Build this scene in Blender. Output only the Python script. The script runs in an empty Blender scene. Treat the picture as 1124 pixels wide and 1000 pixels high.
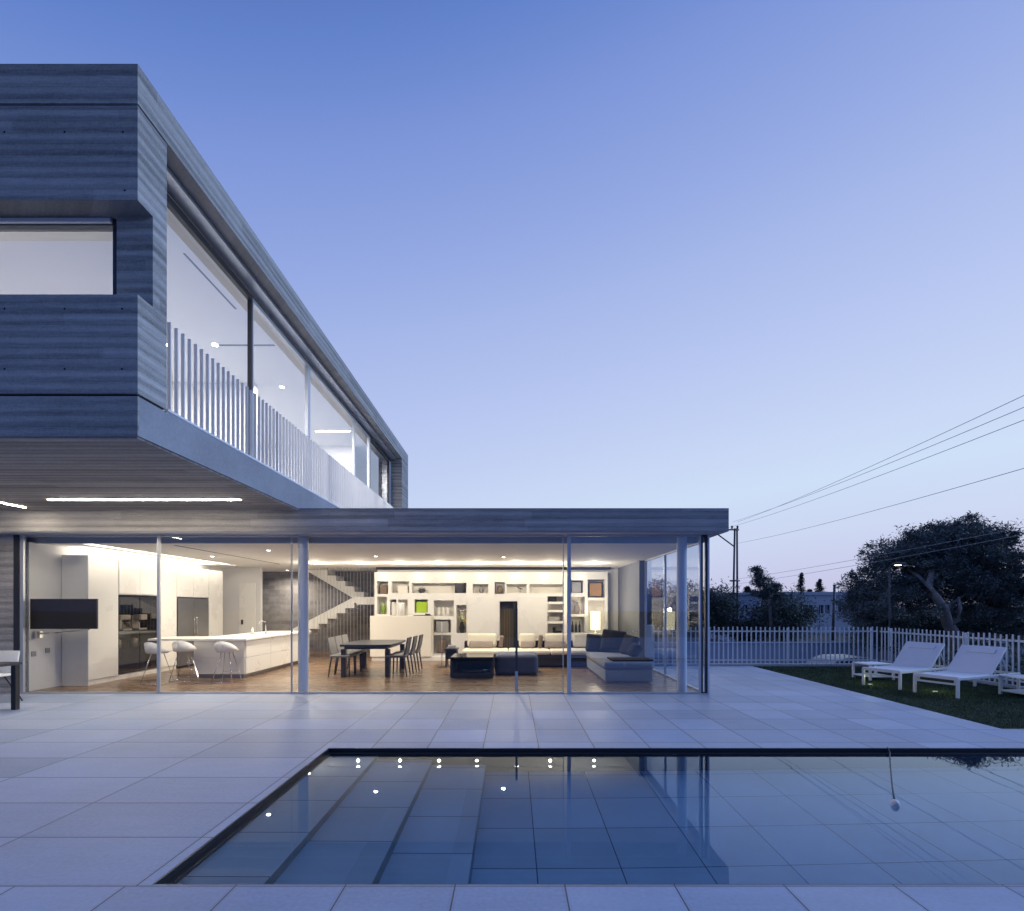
import bpy, bmesh, math, random
from mathutils import Vector, Matrix
R = math.radians
random.seed(7)
scene = bpy.context.scene
COL = scene.collection

# ------------------------------------------------------------------ helpers
class MB:
    """collects shapes, becomes ONE mesh object"""
    def __init__(s): s.bm = bmesh.new(); s.mi = 0
    def _fin(s, faces):
        for f in faces: f.material_index = s.mi
    def box(s, x0, x1, y0, y1, z0, z1, bev=0.0, seg=2):
        x0, x1 = min(x0, x1), max(x0, x1); y0, y1 = min(y0, y1), max(y0, y1); z0, z1 = min(z0, z1), max(z0, z1)
        v = [s.bm.verts.new(p) for p in ((x0,y0,z0),(x1,y0,z0),(x1,y1,z0),(x0,y1,z0),(x0,y0,z1),(x1,y0,z1),(x1,y1,z1),(x0,y1,z1))]
        fs = [s.bm.faces.new([v[i] for i in q]) for q in ((0,3,2,1),(4,5,6,7),(0,1,5,4),(1,2,6,5),(2,3,7,6),(3,0,4,7))]
        s._fin(fs)
        if bev > 0:
            es = list({e for f in fs for e in f.edges})
            r = bmesh.ops.bevel(s.bm, geom=es, offset=bev, segments=seg, profile=0.6, affect='EDGES')
            s._fin(r['faces'])
        return s
    def obox(s, c, size, rot=(0,0,0), bev=0.0, seg=2):
        n0 = set(s.bm.verts)
        a, b, d = size[0]/2, size[1]/2, size[2]/2
        s.box(-a, a, -b, b, -d, d, bev, seg)
        nv = [v for v in s.bm.verts if v not in n0]
        from mathutils import Euler
        m = Matrix.Translation(c) @ Euler(rot).to_matrix().to_4x4()
        bmesh.ops.transform(s.bm, matrix=m, verts=nv)
        return s
    def tube(s, pts, r, n=8, r2=None, cap=True):
        pts = [Vector(p) for p in pts]; rings = []
        for i, p in enumerate(pts):
            d = (pts[min(i+1, len(pts)-1)] - pts[max(i-1, 0)]).normalized()
            up = Vector((0,0,1)) if abs(d.z) < 0.95 else Vector((1,0,0))
            a = d.cross(up).normalized(); b = d.cross(a).normalized()
            t = i/(len(pts)-1)
            rr = r if r2 is None else r + (r2-r)*t
            rings.append([s.bm.verts.new(p + a*math.cos(k*2*math.pi/n)*rr + b*math.sin(k*2*math.pi/n)*rr) for k in range(n)])
        fs = []
        for i in range(len(rings)-1):
            for k in range(n):
                fs.append(s.bm.faces.new((rings[i][k], rings[i][(k+1)%n], rings[i+1][(k+1)%n], rings[i+1][k])))
        for f in fs: f.smooth = True
        if cap:
            fs.append(s.bm.faces.new(rings[0][::-1])); fs.append(s.bm.faces.new(rings[-1]))
        s._fin(fs); return s
    def lathe(s, c, prof, n=20):
        rings = []
        for (r, z) in prof:
            if r < 1e-5: rings.append([s.bm.verts.new((c[0], c[1], c[2]+z))])
            else: rings.append([s.bm.verts.new((c[0]+r*math.cos(k*2*math.pi/n), c[1]+r*math.sin(k*2*math.pi/n), c[2]+z)) for k in range(n)])
        fs = []
        for a, b in zip(rings, rings[1:]):
            for k in range(n):
                q = [a[k%len(a)], a[(k+1)%n%len(a)], b[(k+1)%n%len(b)], b[k%len(b)]]
                q = list(dict.fromkeys(q))
                if len(q) > 2:
                    f = s.bm.faces.new(q); f.smooth = True; fs.append(f)
        s._fin(fs); return s
    def prism(s, poly, axis, a0, a1):
        """poly in the two other axes (x: yz, y: xz, z: xy) extruded along axis"""
        def P(u, v, w):
            return {'x': (w,u,v), 'y': (u,w,v), 'z': (u,v,w)}[axis]
        A = [s.bm.verts.new(P(u, v, a0)) for u, v in poly]; B = [s.bm.verts.new(P(u, v, a1)) for u, v in poly]
        fs = [s.bm.faces.new(A), s.bm.faces.new(B[::-1])]
        n = len(poly)
        for i in range(n): fs.append(s.bm.faces.new((A[i], B[i], B[(i+1)%n], A[(i+1)%n])))
        s._fin(fs); return s
    def quad(s, p, uv=None):
        f = s.bm.faces.new([s.bm.verts.new(q) for q in p]); s._fin([f]); return f
    def holes(s, a0, a1, b0, b1, hs, put):
        """rectangle minus holes, cut into strips; put(a0,a1,b0,b1) adds each solid cell"""
        bs = sorted({b0, b1, *[min(max(h[i], b0), b1) for h in hs for i in (2, 3)]})
        for lo, hi in zip(bs, bs[1:]):
            if hi-lo < 1e-6: continue
            m = (lo+hi)/2
            segs = sorted((h[0], h[1]) for h in hs if h[2] < m < h[3])
            x = a0
            for (p, q) in segs:
                if p > x+1e-6: put(x, p, lo, hi)
                x = max(x, q)
            if x < a1-1e-6: put(x, a1, lo, hi)
        return s
    def build(s, name, mats, parent=None, world=True, smooth=False):
        bmesh.ops.recalc_face_normals(s.bm, faces=s.bm.faces)
        me = bpy.data.meshes.new(name)
        if parent is not None and world:
            off = Vector((0,0,0)); p = parent
            while p is not None: off += p.location; p = p.parent
            bmesh.ops.translate(s.bm, vec=-off, verts=s.bm.verts)
        s.bm.to_mesh(me); s.bm.free()
        if smooth:
            for p in me.polygons: p.use_smooth = True
        for m in (mats if isinstance(mats, (list, tuple)) else [mats]): me.materials.append(m)
        o = bpy.data.objects.new(name, me); COL.objects.link(o); o.parent = parent
        return o

def tag(o, label, cat, group=None, kind=None):
    o['label'] = label; o['category'] = cat
    if group: o['group'] = group
    if kind: o['kind'] = kind
    return o
def thing(name, label, cat, loc=(0,0,0), rz=0.0, group=None):
    o = bpy.data.objects.new(name, None); COL.objects.link(o)
    o.empty_display_size = 0.2; o.location = loc; o.rotation_euler = (0, 0, rz)
    return tag(o, label, cat, group)
def struct(name, mb, mats):
    o = mb.build(name, mats); o['kind'] = 'structure'; return o
def copy_tree(o, parent=None):
    c = o.copy(); COL.objects.link(c); c.parent = parent
    for ch in [k for k in COL.objects if k.parent == o]: copy_tree(ch, c)
    return c
def dup(root, loc, rz, label):
    c = copy_tree(root); c.location = loc; c.rotation_euler = (0, 0, rz); c['label'] = label
    return c

# ------------------------------------------------------------------ materials
class NG:
    def __init__(s, name):
        s.m = bpy.data.materials.new(name); s.m.use_nodes = True
        s.t = s.m.node_tree; s.t.nodes.clear()
        s.out = s.n('ShaderNodeOutputMaterial')
    def n(s, typ, **kw):
        o = s.t.nodes.new(typ)
        for k, v in kw.items(): setattr(o, k, v)
        return o
    def l(s, a, b): s.t.links.new(a, b)
    def put(s, sock, v):
        if isinstance(v, bpy.types.NodeSocket): s.l(v, sock)
        else: sock.default_value = v
    def math(s, op, a, b=None, c=None):
        o = s.n('ShaderNodeMath', operation=op); s.put(o.inputs[0], a)
        if b is not None: s.put(o.inputs[1], b)
        if c is not None: s.put(o.inputs[2], c)
        return o.outputs[0]
    def xyz(s, mode='Object'):
        c = s.n('ShaderNodeTexCoord'); p = s.n('ShaderNodeSeparateXYZ'); s.l(c.outputs[mode], p.inputs[0])
        s.vec = c.outputs[mode]
        return p.outputs[0], p.outputs[1], p.outputs[2]
    def comb(s, x, y, z):
        o = s.n('ShaderNodeCombineXYZ')
        for i, v in enumerate((x, y, z)): s.put(o.inputs[i], v)
        return o.outputs[0]
    def noise(s, vec, scale, detail=3, rough=0.55):
        o = s.n('ShaderNodeTexNoise'); s.l(vec, o.inputs['Vector'])
        o.inputs['Scale'].default_value = scale; o.inputs['Detail'].default_value = detail; o.inputs['Roughness'].default_value = rough
        return o.outputs['Fac']
    def white(s, vec):
        o = s.n('ShaderNodeTexWhiteNoise', noise_dimensions='3D'); s.l(vec, o.inputs['Vector']); return o.outputs['Value']
    def ramp(s, fac, stops):
        o = s.n('ShaderNodeValToRGB'); s.l(fac, o.inputs[0]); e = o.color_ramp.elements
        while len(e) < len(stops): e.new(0.5)
        for k, (p, c) in zip(e, stops): k.position = p; k.color = (*c, 1)
        return o.outputs[0]
    def scale(s, col, f):
        o = s.n('ShaderNodeVectorMath', operation='SCALE'); s.put(o.inputs[0], col if isinstance(col, bpy.types.NodeSocket) else col[:3]); s.put(o.inputs['Scale'], f)
        return o.outputs[0]
    def mix(s, f, a, b):
        o = s.n('ShaderNodeMix', data_type='RGBA'); s.put(o.inputs['Factor'], f)
        s.put(o.inputs['A'], a if isinstance(a, bpy.types.NodeSocket) else (*a, 1)); s.put(o.inputs['B'], b if isinstance(b, bpy.types.NodeSocket) else (*b, 1))
        return o.outputs['Result']
    def bsdf(s, col, rough=0.5, metal=0.0, spec=0.5, bump=None, bs=0.3, bd=0.01):
        b = s.n('ShaderNodeBsdfPrincipled')
        s.put(b.inputs['Base Color'], col if isinstance(col, bpy.types.NodeSocket) else (*col, 1))
        s.put(b.inputs['Roughness'], rough); b.inputs['Metallic'].default_value = metal
        b.inputs['Specular IOR Level'].default_value = spec
        if bump is not None:
            u = s.n('ShaderNodeBump'); s.l(bump, u.inputs['Height']); u.inputs['Strength'].default_value = bs; u.inputs['Distance'].default_value = bd
            s.l(u.outputs[0], b.inputs['Normal'])
        s.l(b.outputs[0], s.out.inputs[0]); s.b = b
        return s.m

def plain(name, col, rough=0.5, metal=0.0, var=0.12, sc=6.0, spec=0.5, bs=0.08):
    g = NG(name); g.xyz(); n = g.noise(g.vec, sc, 4); n2 = g.noise(g.vec, sc*14, 2)
    f = g.math('ADD', g.math('MULTIPLY_ADD', n, var*2, 1-var), g.math('MULTIPLY_ADD', n2, var*.6, -var*.3))
    return g.bsdf(g.scale(col, f), g.math('MULTIPLY_ADD', n, 0.12, rough-0.06), metal, spec, n2, bs, 0.004)

def board(name, axis, bw, col, dark=0.62, rough=0.8, bs=0.55):
    """board-marked concrete: courses across `axis`, grain along the boards"""
    g = NG(name); x, y, z = g.xyz()
    s = {'z': z, 'y': y}[axis]; al = g.math('ADD', x, y) if axis == 'z' else x
    wob = g.math('MULTIPLY_ADD', g.noise(g.comb(g.math('MULTIPLY', al, 0.7), g.math('MULTIPLY', s, 2.2), 0), 1.5, 3), 0.04, -0.02)
    sc = g.math('DIVIDE', g.math('ADD', s, wob), bw); idx = g.math('FLOOR', sc); fr = g.math('FRACT', sc)
    sl = g.math('DIVIDE', s, bw); il = g.math('FLOOR', sl); fl = g.math('FRACT', sl)
    piece = g.math('FLOOR', g.math('ADD', g.math('DIVIDE', al, 2.3), g.math('MULTIPLY', g.white(g.comb(il, 3.1, 0)), 7)))
    wn = g.white(g.comb(il, piece, 1.7))
    wave = g.math('MULTIPLY_ADD', g.math('COSINE', g.math('MULTIPLY', fr, 6.2832)), -0.5, 0.5)      # 0 at the course joints, 1 at the belly
    amp = g.math('MULTIPLY_ADD', g.noise(g.comb(g.math('MULTIPLY', al, 0.5), g.math('MULTIPLY', s, 3.0), 4), 1.4, 3), 1.9, -0.35)
    band = g.noise(g.comb(g.math('MULTIPLY', al, 0.14), g.math('MULTIPLY', s, 6.5), g.math('MULTIPLY', il, 0.37)), 1.5, 4, 0.6)
    grain = g.noise(g.comb(g.math('MULTIPLY', al, 2.6), g.math('MULTIPLY', s, 24), il), 2.2, 6, 0.7)
    spot = g.noise(g.vec, 1.7, 4); fine = g.noise(g.vec, 48, 4)
    edge = g.math('LESS_THAN', g.math('MINIMUM', fl, g.math('SUBTRACT', 1, fl)), 0.018)
    v = g.math('ADD', g.math('MULTIPLY_ADD', wn, 0.26, dark-.05), g.math('MULTIPLY_ADD', grain, 0.6, -0.3))
    v = g.math('ADD', v, g.math('MULTIPLY_ADD', band, 0.95, -0.42))
    v = g.math('ADD', v, g.math('MULTIPLY_ADD', spot, 0.3, -0.11))
    v = g.math('ADD', v, g.math('MULTIPLY_ADD', fine, 0.5, -0.25))
    v = g.math('ADD', v, g.math('MULTIPLY', amp, g.math('MULTIPLY_ADD', wave, 0.24, -0.12)))  # band and wave tones paint the ridge shading into the colour
    v = g.math('MAXIMUM', g.math('MULTIPLY', v, g.math('MULTIPLY_ADD', edge, -0.30, 1)), 0.12)
    h = g.math('ADD', g.math('MULTIPLY', g.math('MULTIPLY', wave, amp), 1.1), g.math('ADD', g.math('MULTIPLY', wn, 0.2), g.math('MULTIPLY', grain, 0.35)))
    return g.bsdf(g.scale(col, v), rough, 0, 0.35, h, bs, 0.02)

def smooth_concrete(name, col, rough=0.75):
    g = NG(name); g.xyz(); a = g.noise(g.vec, 1.3, 5, 0.6); b = g.noise(g.vec, 26, 3)
    v = g.math('ADD', g.math('MULTIPLY_ADD', a, 0.7, 0.62), g.math('MULTIPLY_ADD', b, 0.3, -0.15))
    return g.bsdf(g.scale(col, v), rough, 0, 0.35, b, 0.12, 0.006)

def paving():
    g = NG('paving'); x, y, z = g.xyz()
    wide = g.math('LESS_THAN', x, -1.985)
    behind = g.math('GREATER_THAN', y, 2.84)
    wide = g.math('MULTIPLY', wide, behind)
    tx = g.math('MULTIPLY_ADD', wide, 0.6, 0.6)
    off = g.math('MULTIPLY_ADD', wide, 30.23 - 30.289 + 0.6*0 , 29.711)   # joint phase of each zone
    off = g.math('ADD', off, 0)
    u = g.math('DIVIDE', g.math('ADD', x, off), tx); v = g.math('DIVIDE', g.math('ADD', y, 60-2.845), 0.6)
    # every few rows the wide tiles shift by half a tile
    iv = g.math('FLOOR', v)
    iu = g.math('FLOOR', u); fu = g.math('FRACT', u); fv = g.math('FRACT', v)
    jw = 0.007
    ju = g.math('LESS_THAN', g.math('MULTIPLY', g.math('MINIMUM', fu, g.math('SUBTRACT', 1, fu)), tx), jw/2+.0005)
    jv = g.math('LESS_THAN', g.math('MULTIPLY', g.math('MINIMUM', fv, g.math('SUBTRACT', 1, fv)), 0.6), jw/2+.0005)
    j = g.math('MAXIMUM', ju, jv)
    wn = g.white(g.comb(iu, iv, 0.5)); wn2 = g.white(g.comb(iu, iv, 9.5))
    a = g.noise(g.vec, 1.1, 5, 0.62); b = g.noise(g.vec, 38, 3)
    st = g.noise(g.comb(g.math('MULTIPLY', x, 0.8), g.math('MULTIPLY', y, 5), wn), 2.5, 4)
    val = g.math('ADD', g.math('MULTIPLY_ADD', wn, 0.20, 0.82), g.math('MULTIPLY_ADD', a, 0.36, -0.16))
    blot = g.noise(g.vec, 0.45, 3, 0.5)
    val = g.math('ADD', val, g.math('MULTIPLY', g.math('MAXIMUM', g.math('SUBTRACT', blot, 0.4), 0), -0.5))
    dirt = g.math('MULTIPLY', g.math('LESS_THAN', g.math('MINIMUM', g.math('MULTIPLY', g.math('MINIMUM', fu, g.math('SUBTRACT', 1, fu)), tx), g.math('MULTIPLY', g.math('MINIMUM', fv, g.math('SUBTRACT', 1, fv)), 0.6)), 0.02), g.math('MULTIPLY', a, 0.12))
    val = g.math('SUBTRACT', val, dirt)
    val = g.math('ADD', val, g.math('MULTIPLY_ADD', b, 0.34, -0.17))
    val = g.math('ADD', val, g.math('MULTIPLY_ADD', st, 0.16, -0.08))
    # each tile mixes two tones at random
    col = g.mix(wn2, (0.30, 0.37, 0.53), (0.385, 0.43, 0.55))
    col = g.scale(col, val); col = g.mix(j, col, (0.055, 0.058, 0.075))
    h = g.math('ADD', g.math('MULTIPLY', j, -1), g.math('MULTIPLY', b, 0.12))
    return g.bsdf(col, g.math('ADD', g.math('MULTIPLY_ADD', a, 0.16, 0.36), g.math('MULTIPLY', wn2, 0.10)), 0, 0.55, h, 0.3, 0.004)

PSTEP = -.285
def pool_tile():
    g = NG('pool tile'); g.xyz(); gp = g.n('ShaderNodeNewGeometry'); sp_ = g.n('ShaderNodeSeparateXYZ'); g.l(gp.outputs['Position'], sp_.inputs[0]); x, y, z = sp_.outputs[0], sp_.outputs[1], sp_.outputs[2]
    tx, ty = 0.6, 0.6
    u = g.math('DIVIDE', g.math('ADD', x, 29.825), tx); v = g.math('DIVIDE', g.math('ADD', y, 29.9), ty)
    fu = g.math('FRACT', u); fv = g.math('FRACT', v)
    ju = g.math('LESS_THAN', g.math('MINIMUM', fu, g.math('SUBTRACT', 1, fu)), 0.007)
    jv = g.math('LESS_THAN', g.math('MINIMUM', fv, g.math('SUBTRACT', 1, fv)), 0.007)
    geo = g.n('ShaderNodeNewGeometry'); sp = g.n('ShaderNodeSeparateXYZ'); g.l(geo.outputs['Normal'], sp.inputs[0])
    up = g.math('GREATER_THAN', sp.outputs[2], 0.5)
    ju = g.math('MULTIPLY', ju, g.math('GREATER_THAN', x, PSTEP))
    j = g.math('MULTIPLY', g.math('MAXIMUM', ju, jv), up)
    wn = g.white(g.comb(g.math('FLOOR', u), g.math('FLOOR', v), 2))
    a = g.noise(g.vec, 2.2, 4)
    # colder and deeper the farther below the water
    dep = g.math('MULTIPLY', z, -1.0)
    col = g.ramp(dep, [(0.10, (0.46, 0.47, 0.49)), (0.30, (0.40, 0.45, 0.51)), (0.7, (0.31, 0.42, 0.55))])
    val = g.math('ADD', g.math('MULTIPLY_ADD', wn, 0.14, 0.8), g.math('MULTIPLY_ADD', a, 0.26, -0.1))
    col = g.mix(j, g.scale(col, g.math('MULTIPLY', val, g.math('MULTIPLY_ADD', up, 0.62, 0.38))), (0.03, 0.05, 0.08))  # upright faces darkened in the colour, for contrast with the treads
    return g.bsdf(col, 0.4, 0, 0.3)

def wood():
    g = NG('oak floor'); x, y, z = g.xyz()
    v = g.math('DIVIDE', y, 0.19); iv = g.math('FLOOR', v); fv = g.math('FRACT', v)
    u = g.math('ADD', g.math('DIVIDE', x, 1.9), g.math('MULTIPLY', g.white(g.comb(iv, 0, 3)), 5)); iu = g.math('FLOOR', u); fu = g.math('FRACT', u)
    wn = g.white(g.comb(iu, iv, 1))
    gr = g.noise(g.comb(g.math('MULTIPLY', x, 1.2), g.math('MULTIPLY', y, 16), wn), 3, 5)
    j = g.math('MAXIMUM', g.math('LESS_THAN', fv, 0.03), g.math('LESS_THAN', fu, 0.004))
    val = g.math('ADD', g.math('MULTIPLY_ADD', wn, 0.5, 0.5), g.math('MULTIPLY_ADD', gr, 0.7, -0.3))
    col = g.mix(j, g.scale((0.21, 0.13, 0.072), val), (0.02, 0.012, 0.008))
    return g.bsdf(col, g.math('MULTIPLY_ADD', gr, 0.15, 0.2), 0, 0.5, gr, 0.06, 0.003)

def masonry():
    g = NG('grey block masonry'); x, y, z = g.xyz()
    b = g.n('ShaderNodeTexBrick'); g.l(g.comb(g.math('ADD', x, y), z, 0), b.inputs['Vector'])
    b.inputs['Scale'].default_value = 1; b.inputs['Brick Width'].default_value = 0.39; b.inputs['Row Height'].default_value = 0.13; b.inputs['Mortar Size'].default_value = 0.008
    b.inputs['Color1'].default_value = (0.14, 0.13, 0.13, 1); b.inputs['Color2'].default_value = (0.22, 0.205, 0.2, 1); b.inputs['Mortar'].default_value = (0.20, 0.19, 0.185, 1)
    n = g.noise(g.vec, 7, 4)
    return g.bsdf(g.scale(b.outputs['Color'], g.math('MULTIPLY_ADD', n, 0.8, 0.6)), 0.85, 0, 0.3, b.outputs['Fac'], -0.4, 0.006)

def glass(name, base=0.07, tint=(0.95, 0.97, 0.98)):
    g = NG(name)
    lw = g.n('ShaderNodeLayerWeight'); lw.inputs[0].default_value = 0.5
    f = g.math('MULTIPLY_ADD', g.math('POWER', lw.outputs['Facing'], 5.0), 1-base, base)
    tr = g.n('ShaderNodeBsdfTransparent'); tr.inputs[0].default_value = (*tint, 1)
    gl = g.n('ShaderNodeBsdfGlossy'); gl.inputs['Roughness'].default_value = 0.0; gl.inputs['Color'].default_value = (0.95, 0.97, 1, 1)
    g.xyz(); n = g.noise(g.vec, 0.5, 2); u = g.n('ShaderNodeBump'); g.l(n, u.inputs['Height']); u.inputs['Strength'].default_value = 0.04; u.inputs['Distance'].default_value = 0.05
    g.l(u.outputs[0], gl.inputs['Normal'])
    mx = g.n('ShaderNodeMixShader'); g.l(f, mx.inputs[0]); g.l(tr.outputs[0], mx.inputs[1]); g.l(gl.outputs[0], mx.inputs[2])
    g.l(mx.outputs[0], g.out.inputs[0]); return g.m

def water():
    g = NG('pool water')
    lw = g.n('ShaderNodeLayerWeight'); lw.inputs[0].default_value = 0.5
    geo = g.n('ShaderNodeNewGeometry')
    f = g.math('MULTIPLY', g.math('MULTIPLY_ADD', g.math('POWER', lw.outputs['Facing'], 4.6), 0.97, 0.022), g.math('SUBTRACT', 1, geo.outputs['Backfacing']))
    tr = g.n('ShaderNodeBsdfRefraction'); tr.inputs['Color'].default_value = (0.76, 0.89, 1.0, 1); tr.inputs['Roughness'].default_value = 0.0; tr.inputs['IOR'].default_value = 1.33
    gl = g.n('ShaderNodeBsdfGlossy'); gl.inputs['Roughness'].default_value = 0.012; gl.inputs['Color'].default_value = (0.80, 0.90, 1, 1)
    g.xyz(); n = g.noise(g.vec, 2.3, 2)
    u = g.n('ShaderNodeBump'); g.l(n, u.inputs['Height']); u.inputs['Strength'].default_value = 0.03; u.inputs['Distance'].default_value = 0.01
    g.l(u.outputs[0], gl.inputs['Normal'])
    mx = g.n('ShaderNodeMixShader'); g.l(f, mx.inputs[0]); g.l(tr.outputs[0], mx.inputs[1]); g.l(gl.outputs[0], mx.inputs[2])
    g.l(mx.outputs[0], g.out.inputs[0]); return g.m

def emit(name, col, st):
    g = NG(name); e = g.n('ShaderNodeEmission'); e.inputs[0].default_value = (*col, 1); e.inputs[1].default_value = st
    g.l(e.outputs[0], g.out.inputs[0]); return g.m

def leaf(name, a, b, sc=1.2):
    g = NG(name); g.xyz(); n = g.noise(g.vec, sc, 3); n2 = g.noise(g.vec, 9, 2)
    f = g.math('ADD', n, g.math('MULTIPLY_ADD', n2, 0.5, -0.25))
    return g.bsdf(g.ramp(f, [(0.35, a), (0.7, b)]), 0.65, 0, 0.25)

WARM = (1.0, 0.885, 0.72)
M = dict(
    board=board('board marked concrete', 'z', 0.108, (0.43, 0.415, 0.40), bs=0.85),
    board_beam=board('board marked beam', 'z', 0.13, (0.43, 0.42, 0.43)),
    board_soffit=board('board marked soffit', 'y', 0.13, (0.42, 0.38, 0.345), bs=0.35),
    conc=smooth_concrete('fair faced concrete', (0.29, 0.30, 0.33)),
    groove=plain('shadow groove', (0.02, 0.02, 0.025), 0.9),
    paving=paving(), pool=pool_tile(), wood=wood(), masonry=masonry(), water=water(),
    glass=glass('clear glazing', 0.04), glass2=glass('mirroring glazing', 0.17, (0.82, 0.87, 0.93)), glassup=glass('upper glazing', 0.30, (0.92, 0.94, 0.97)),
    alu=plain('anodised aluminium', (0.58, 0.6, 0.64), 0.35, 0.55, 0.06),
    dark=plain('dark bronze frame', (0.045, 0.047, 0.055), 0.4, 0.3, 0.1),
    slot=plain('black pool edge', (0.012, 0.014, 0.02), 0.35, 0, 0.2),
    white=plain('white paint', (0.80, 0.79, 0.77), 0.5, 0, 0.03, 2.0),
    lacquer=plain('white lacquer', (0.80, 0.785, 0.75), 0.28, 0, 0.025, 1.5),
    ceil=plain('ceiling plaster', (0.82, 0.80, 0.77), 0.8, 0, 0.03, 1.2),
    wall=plain('grey white plaster', (0.70, 0.695, 0.69), 0.8, 0, 0.06, 1.4),
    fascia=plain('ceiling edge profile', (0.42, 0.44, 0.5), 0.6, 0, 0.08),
    beige=plain('off white cabinet front', (0.76, 0.72, 0.64), 0.45, 0, 0.03, 1.5),
    steel=plain('brushed steel', (0.30, 0.30, 0.31), 0.32, 0.85, 0.15, 3.0),
    chrome=plain('polished chrome', (0.8, 0.8, 0.82), 0.12, 1.0, 0.03),
    black=plain('black stained wood', (0.018, 0.017, 0.018), 0.35, 0, 0.3),
    blackg=plain('black gloss', (0.012, 0.012, 0.014), 0.1, 0, 0.15),
    screen=plain('switched off screen', (0.035, 0.03, 0.027), 0.3, 0, 0.1, 6, 0.25),
    chair=plain('dark grey leather', (0.10, 0.092, 0.09), 0.5, 0, 0.2, 8),
    chairl=plain('mid grey leather', (0.22, 0.21, 0.2), 0.5, 0, 0.15, 8),
    cream=plain('cream upholstery', (0.72, 0.66, 0.52), 0.9, 0, 0.08, 9, 0.2, 0.2),
    sofab=plain('charcoal sofa base', (0.035, 0.035, 0.045), 0.85, 0, 0.2, 9, 0.2, 0.2),
    pouf=plain('slate pouf fabric', (0.10, 0.105, 0.135), 0.9, 0, 0.15, 14, 0.2, 0.3),
    chaise=plain('blue grey chaise fabric', (0.26, 0.27, 0.30), 0.9, 0, 0.1, 10, 0.2, 0.2),
    cushion=plain('charcoal cushion fabric', (0.022, 0.022, 0.025), 0.9, 0, 0.25, 10, 0.2, 0.3),
    cushl=plain('brown cushion fabric', (0.28, 0.235, 0.20), 0.9, 0, 0.2, 10, 0.2, 0.3),
    rail=plain('white powder coat', (0.74, 0.75, 0.78), 0.45, 0, 0.04, 3),
    sling=plain('white sling fabric', (0.78, 0.78, 0.80), 0.75, 0, 0.05, 5, 0.3, 0.15),
    lime=plain('lime glaze', (0.36, 0.52, 0.02), 0.35, 0, 0.08), green=plain('green glass glaze', (0.22, 0.36, 0.03), 0.15, 0, 0.1),
    brown=plain('brown picture board', (0.34, 0.19, 0.07), 0.6, 0, 0.2), grey=plain('grey card', (0.30, 0.29, 0.29), 0.7, 0, 0.2),
    pale=plain('pale ceramic', (0.74, 0.72, 0.68), 0.3, 0, 0.05), wick=plain('woven brown', (0.17, 0.12, 0.08), 0.8, 0, 0.3, 20),
    led=emit('soffit lamp diffuser', (1.0, 0.86, 0.64), 110), led2=emit('ceiling lamp diffuser', (1.0, 0.88, 0.70), 30), spot=emit('spot lamp glow', (1.0, 0.9, 0.72), 45),
    shade=emit('lit lamp shade', (1.0, 0.84, 0.5), 2.6), street=emit('street lamp glow', (1.0, 0.85, 0.65), 12), lawnlamp=emit('lawn lamp glow', (0.9, 1.0, 0.45), .5),
    bark=plain('pine bark', (0.34, 0.31, 0.29), 0.9, 0, 0.35, 5, 0.2, 0.5),
    leaf=leaf('pine needles', (0.045, 0.062, 0.066), (0.22, 0.26, 0.25)), leaf2=leaf('broad leaves', (0.045, 0.062, 0.06), (0.18, 0.22, 0.195)),
    cyp=leaf('cypress foliage', (0.024, 0.034, 0.04), (0.075, 0.095, 0.095)),
    turf=plain('turf base', (0.028, 0.046, 0.028), 0.95, 0, 0.3, 6, 0.1), grass=leaf('turf blades', (0.03, 0.058, 0.032), (0.07, 0.11, 0.06), 1.5),
    earth=plain('dry earth', (0.10, 0.09, 0.08), 0.95, 0, 0.3, 0.6, 0.1), asphalt=plain('asphalt', (0.055, 0.055, 0.06), 0.85, 0, 0.2, 3),
    kerb=plain('pale stone', (0.42, 0.42, 0.44), 0.8, 0, 0.15, 3), house=plain('pale render', (0.50, 0.52, 0.58), 0.9, 0, 0.1, 0.8), house2=plain('blue grey render', (0.34, 0.40, 0.52), 0.9, 0, 0.1, 0.8),
    pane=plain('dark window pane', (0.03, 0.035, 0.05), 0.15, 0, 0.1), pole=plain('galvanised pole', (0.10, 0.105, 0.12), 0.6, 0.4, 0.15), wire=plain('cable sheath', (0.32, 0.34, 0.4), 0.6),
    car=plain('white car paint', (0.17, 0.18, 0.21), 0.25, 0, 0.03), tyre=plain('rubber', (0.02, 0.02, 0.02), 0.8), red=plain('tail lamp', (0.25, 0.02, 0.02), 0.3),
    float_=plain('float plastic', (0.78, 0.70, 0.66), 0.35, 0, 0.05), cord=plain('cord', (0.08, 0.08, 0.09), 0.7),
    yellow=plain('yellow petals', (0.7, 0.5, 0.03), 0.6), plate=plain('silver tray', (0.6, 0.6, 0.62), 0.2, 0.7, 0.05),
)

# ------------------------------------------------------------------ camera, world, render
EYE = 1.53
cam = bpy.data.cameras.new('camera'); co = bpy.data.objects.new('camera', cam); COL.objects.link(co)
co.location = (0, 0, EYE); co.rotation_euler = (R(90), 0, 0)
cam.sensor_width = 36; cam.lens = 572/1124*36; cam.shift_y = 165/1124; cam.shift_x = 0
cam.clip_start = 0.05; cam.clip_end = 3000
scene.camera = co
scene.view_settings.view_transform = 'Standard'; scene.view_settings.look = 'None'; scene.view_settings.exposure = 0; scene.view_settings.gamma = 1
scene.render.engine = 'CYCLES'
cy = scene.cycles
cy.use_denoising = True; cy.max_bounces = 10; cy.transparent_max_bounces = 24; cy.diffuse_bounces = 5; cy.glossy_bounces = 5
cy.sample_clamp_indirect = 4; cy.caustics_reflective = False; cy.caustics_refractive = True; cy.blur_glossy = 1.0

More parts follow.
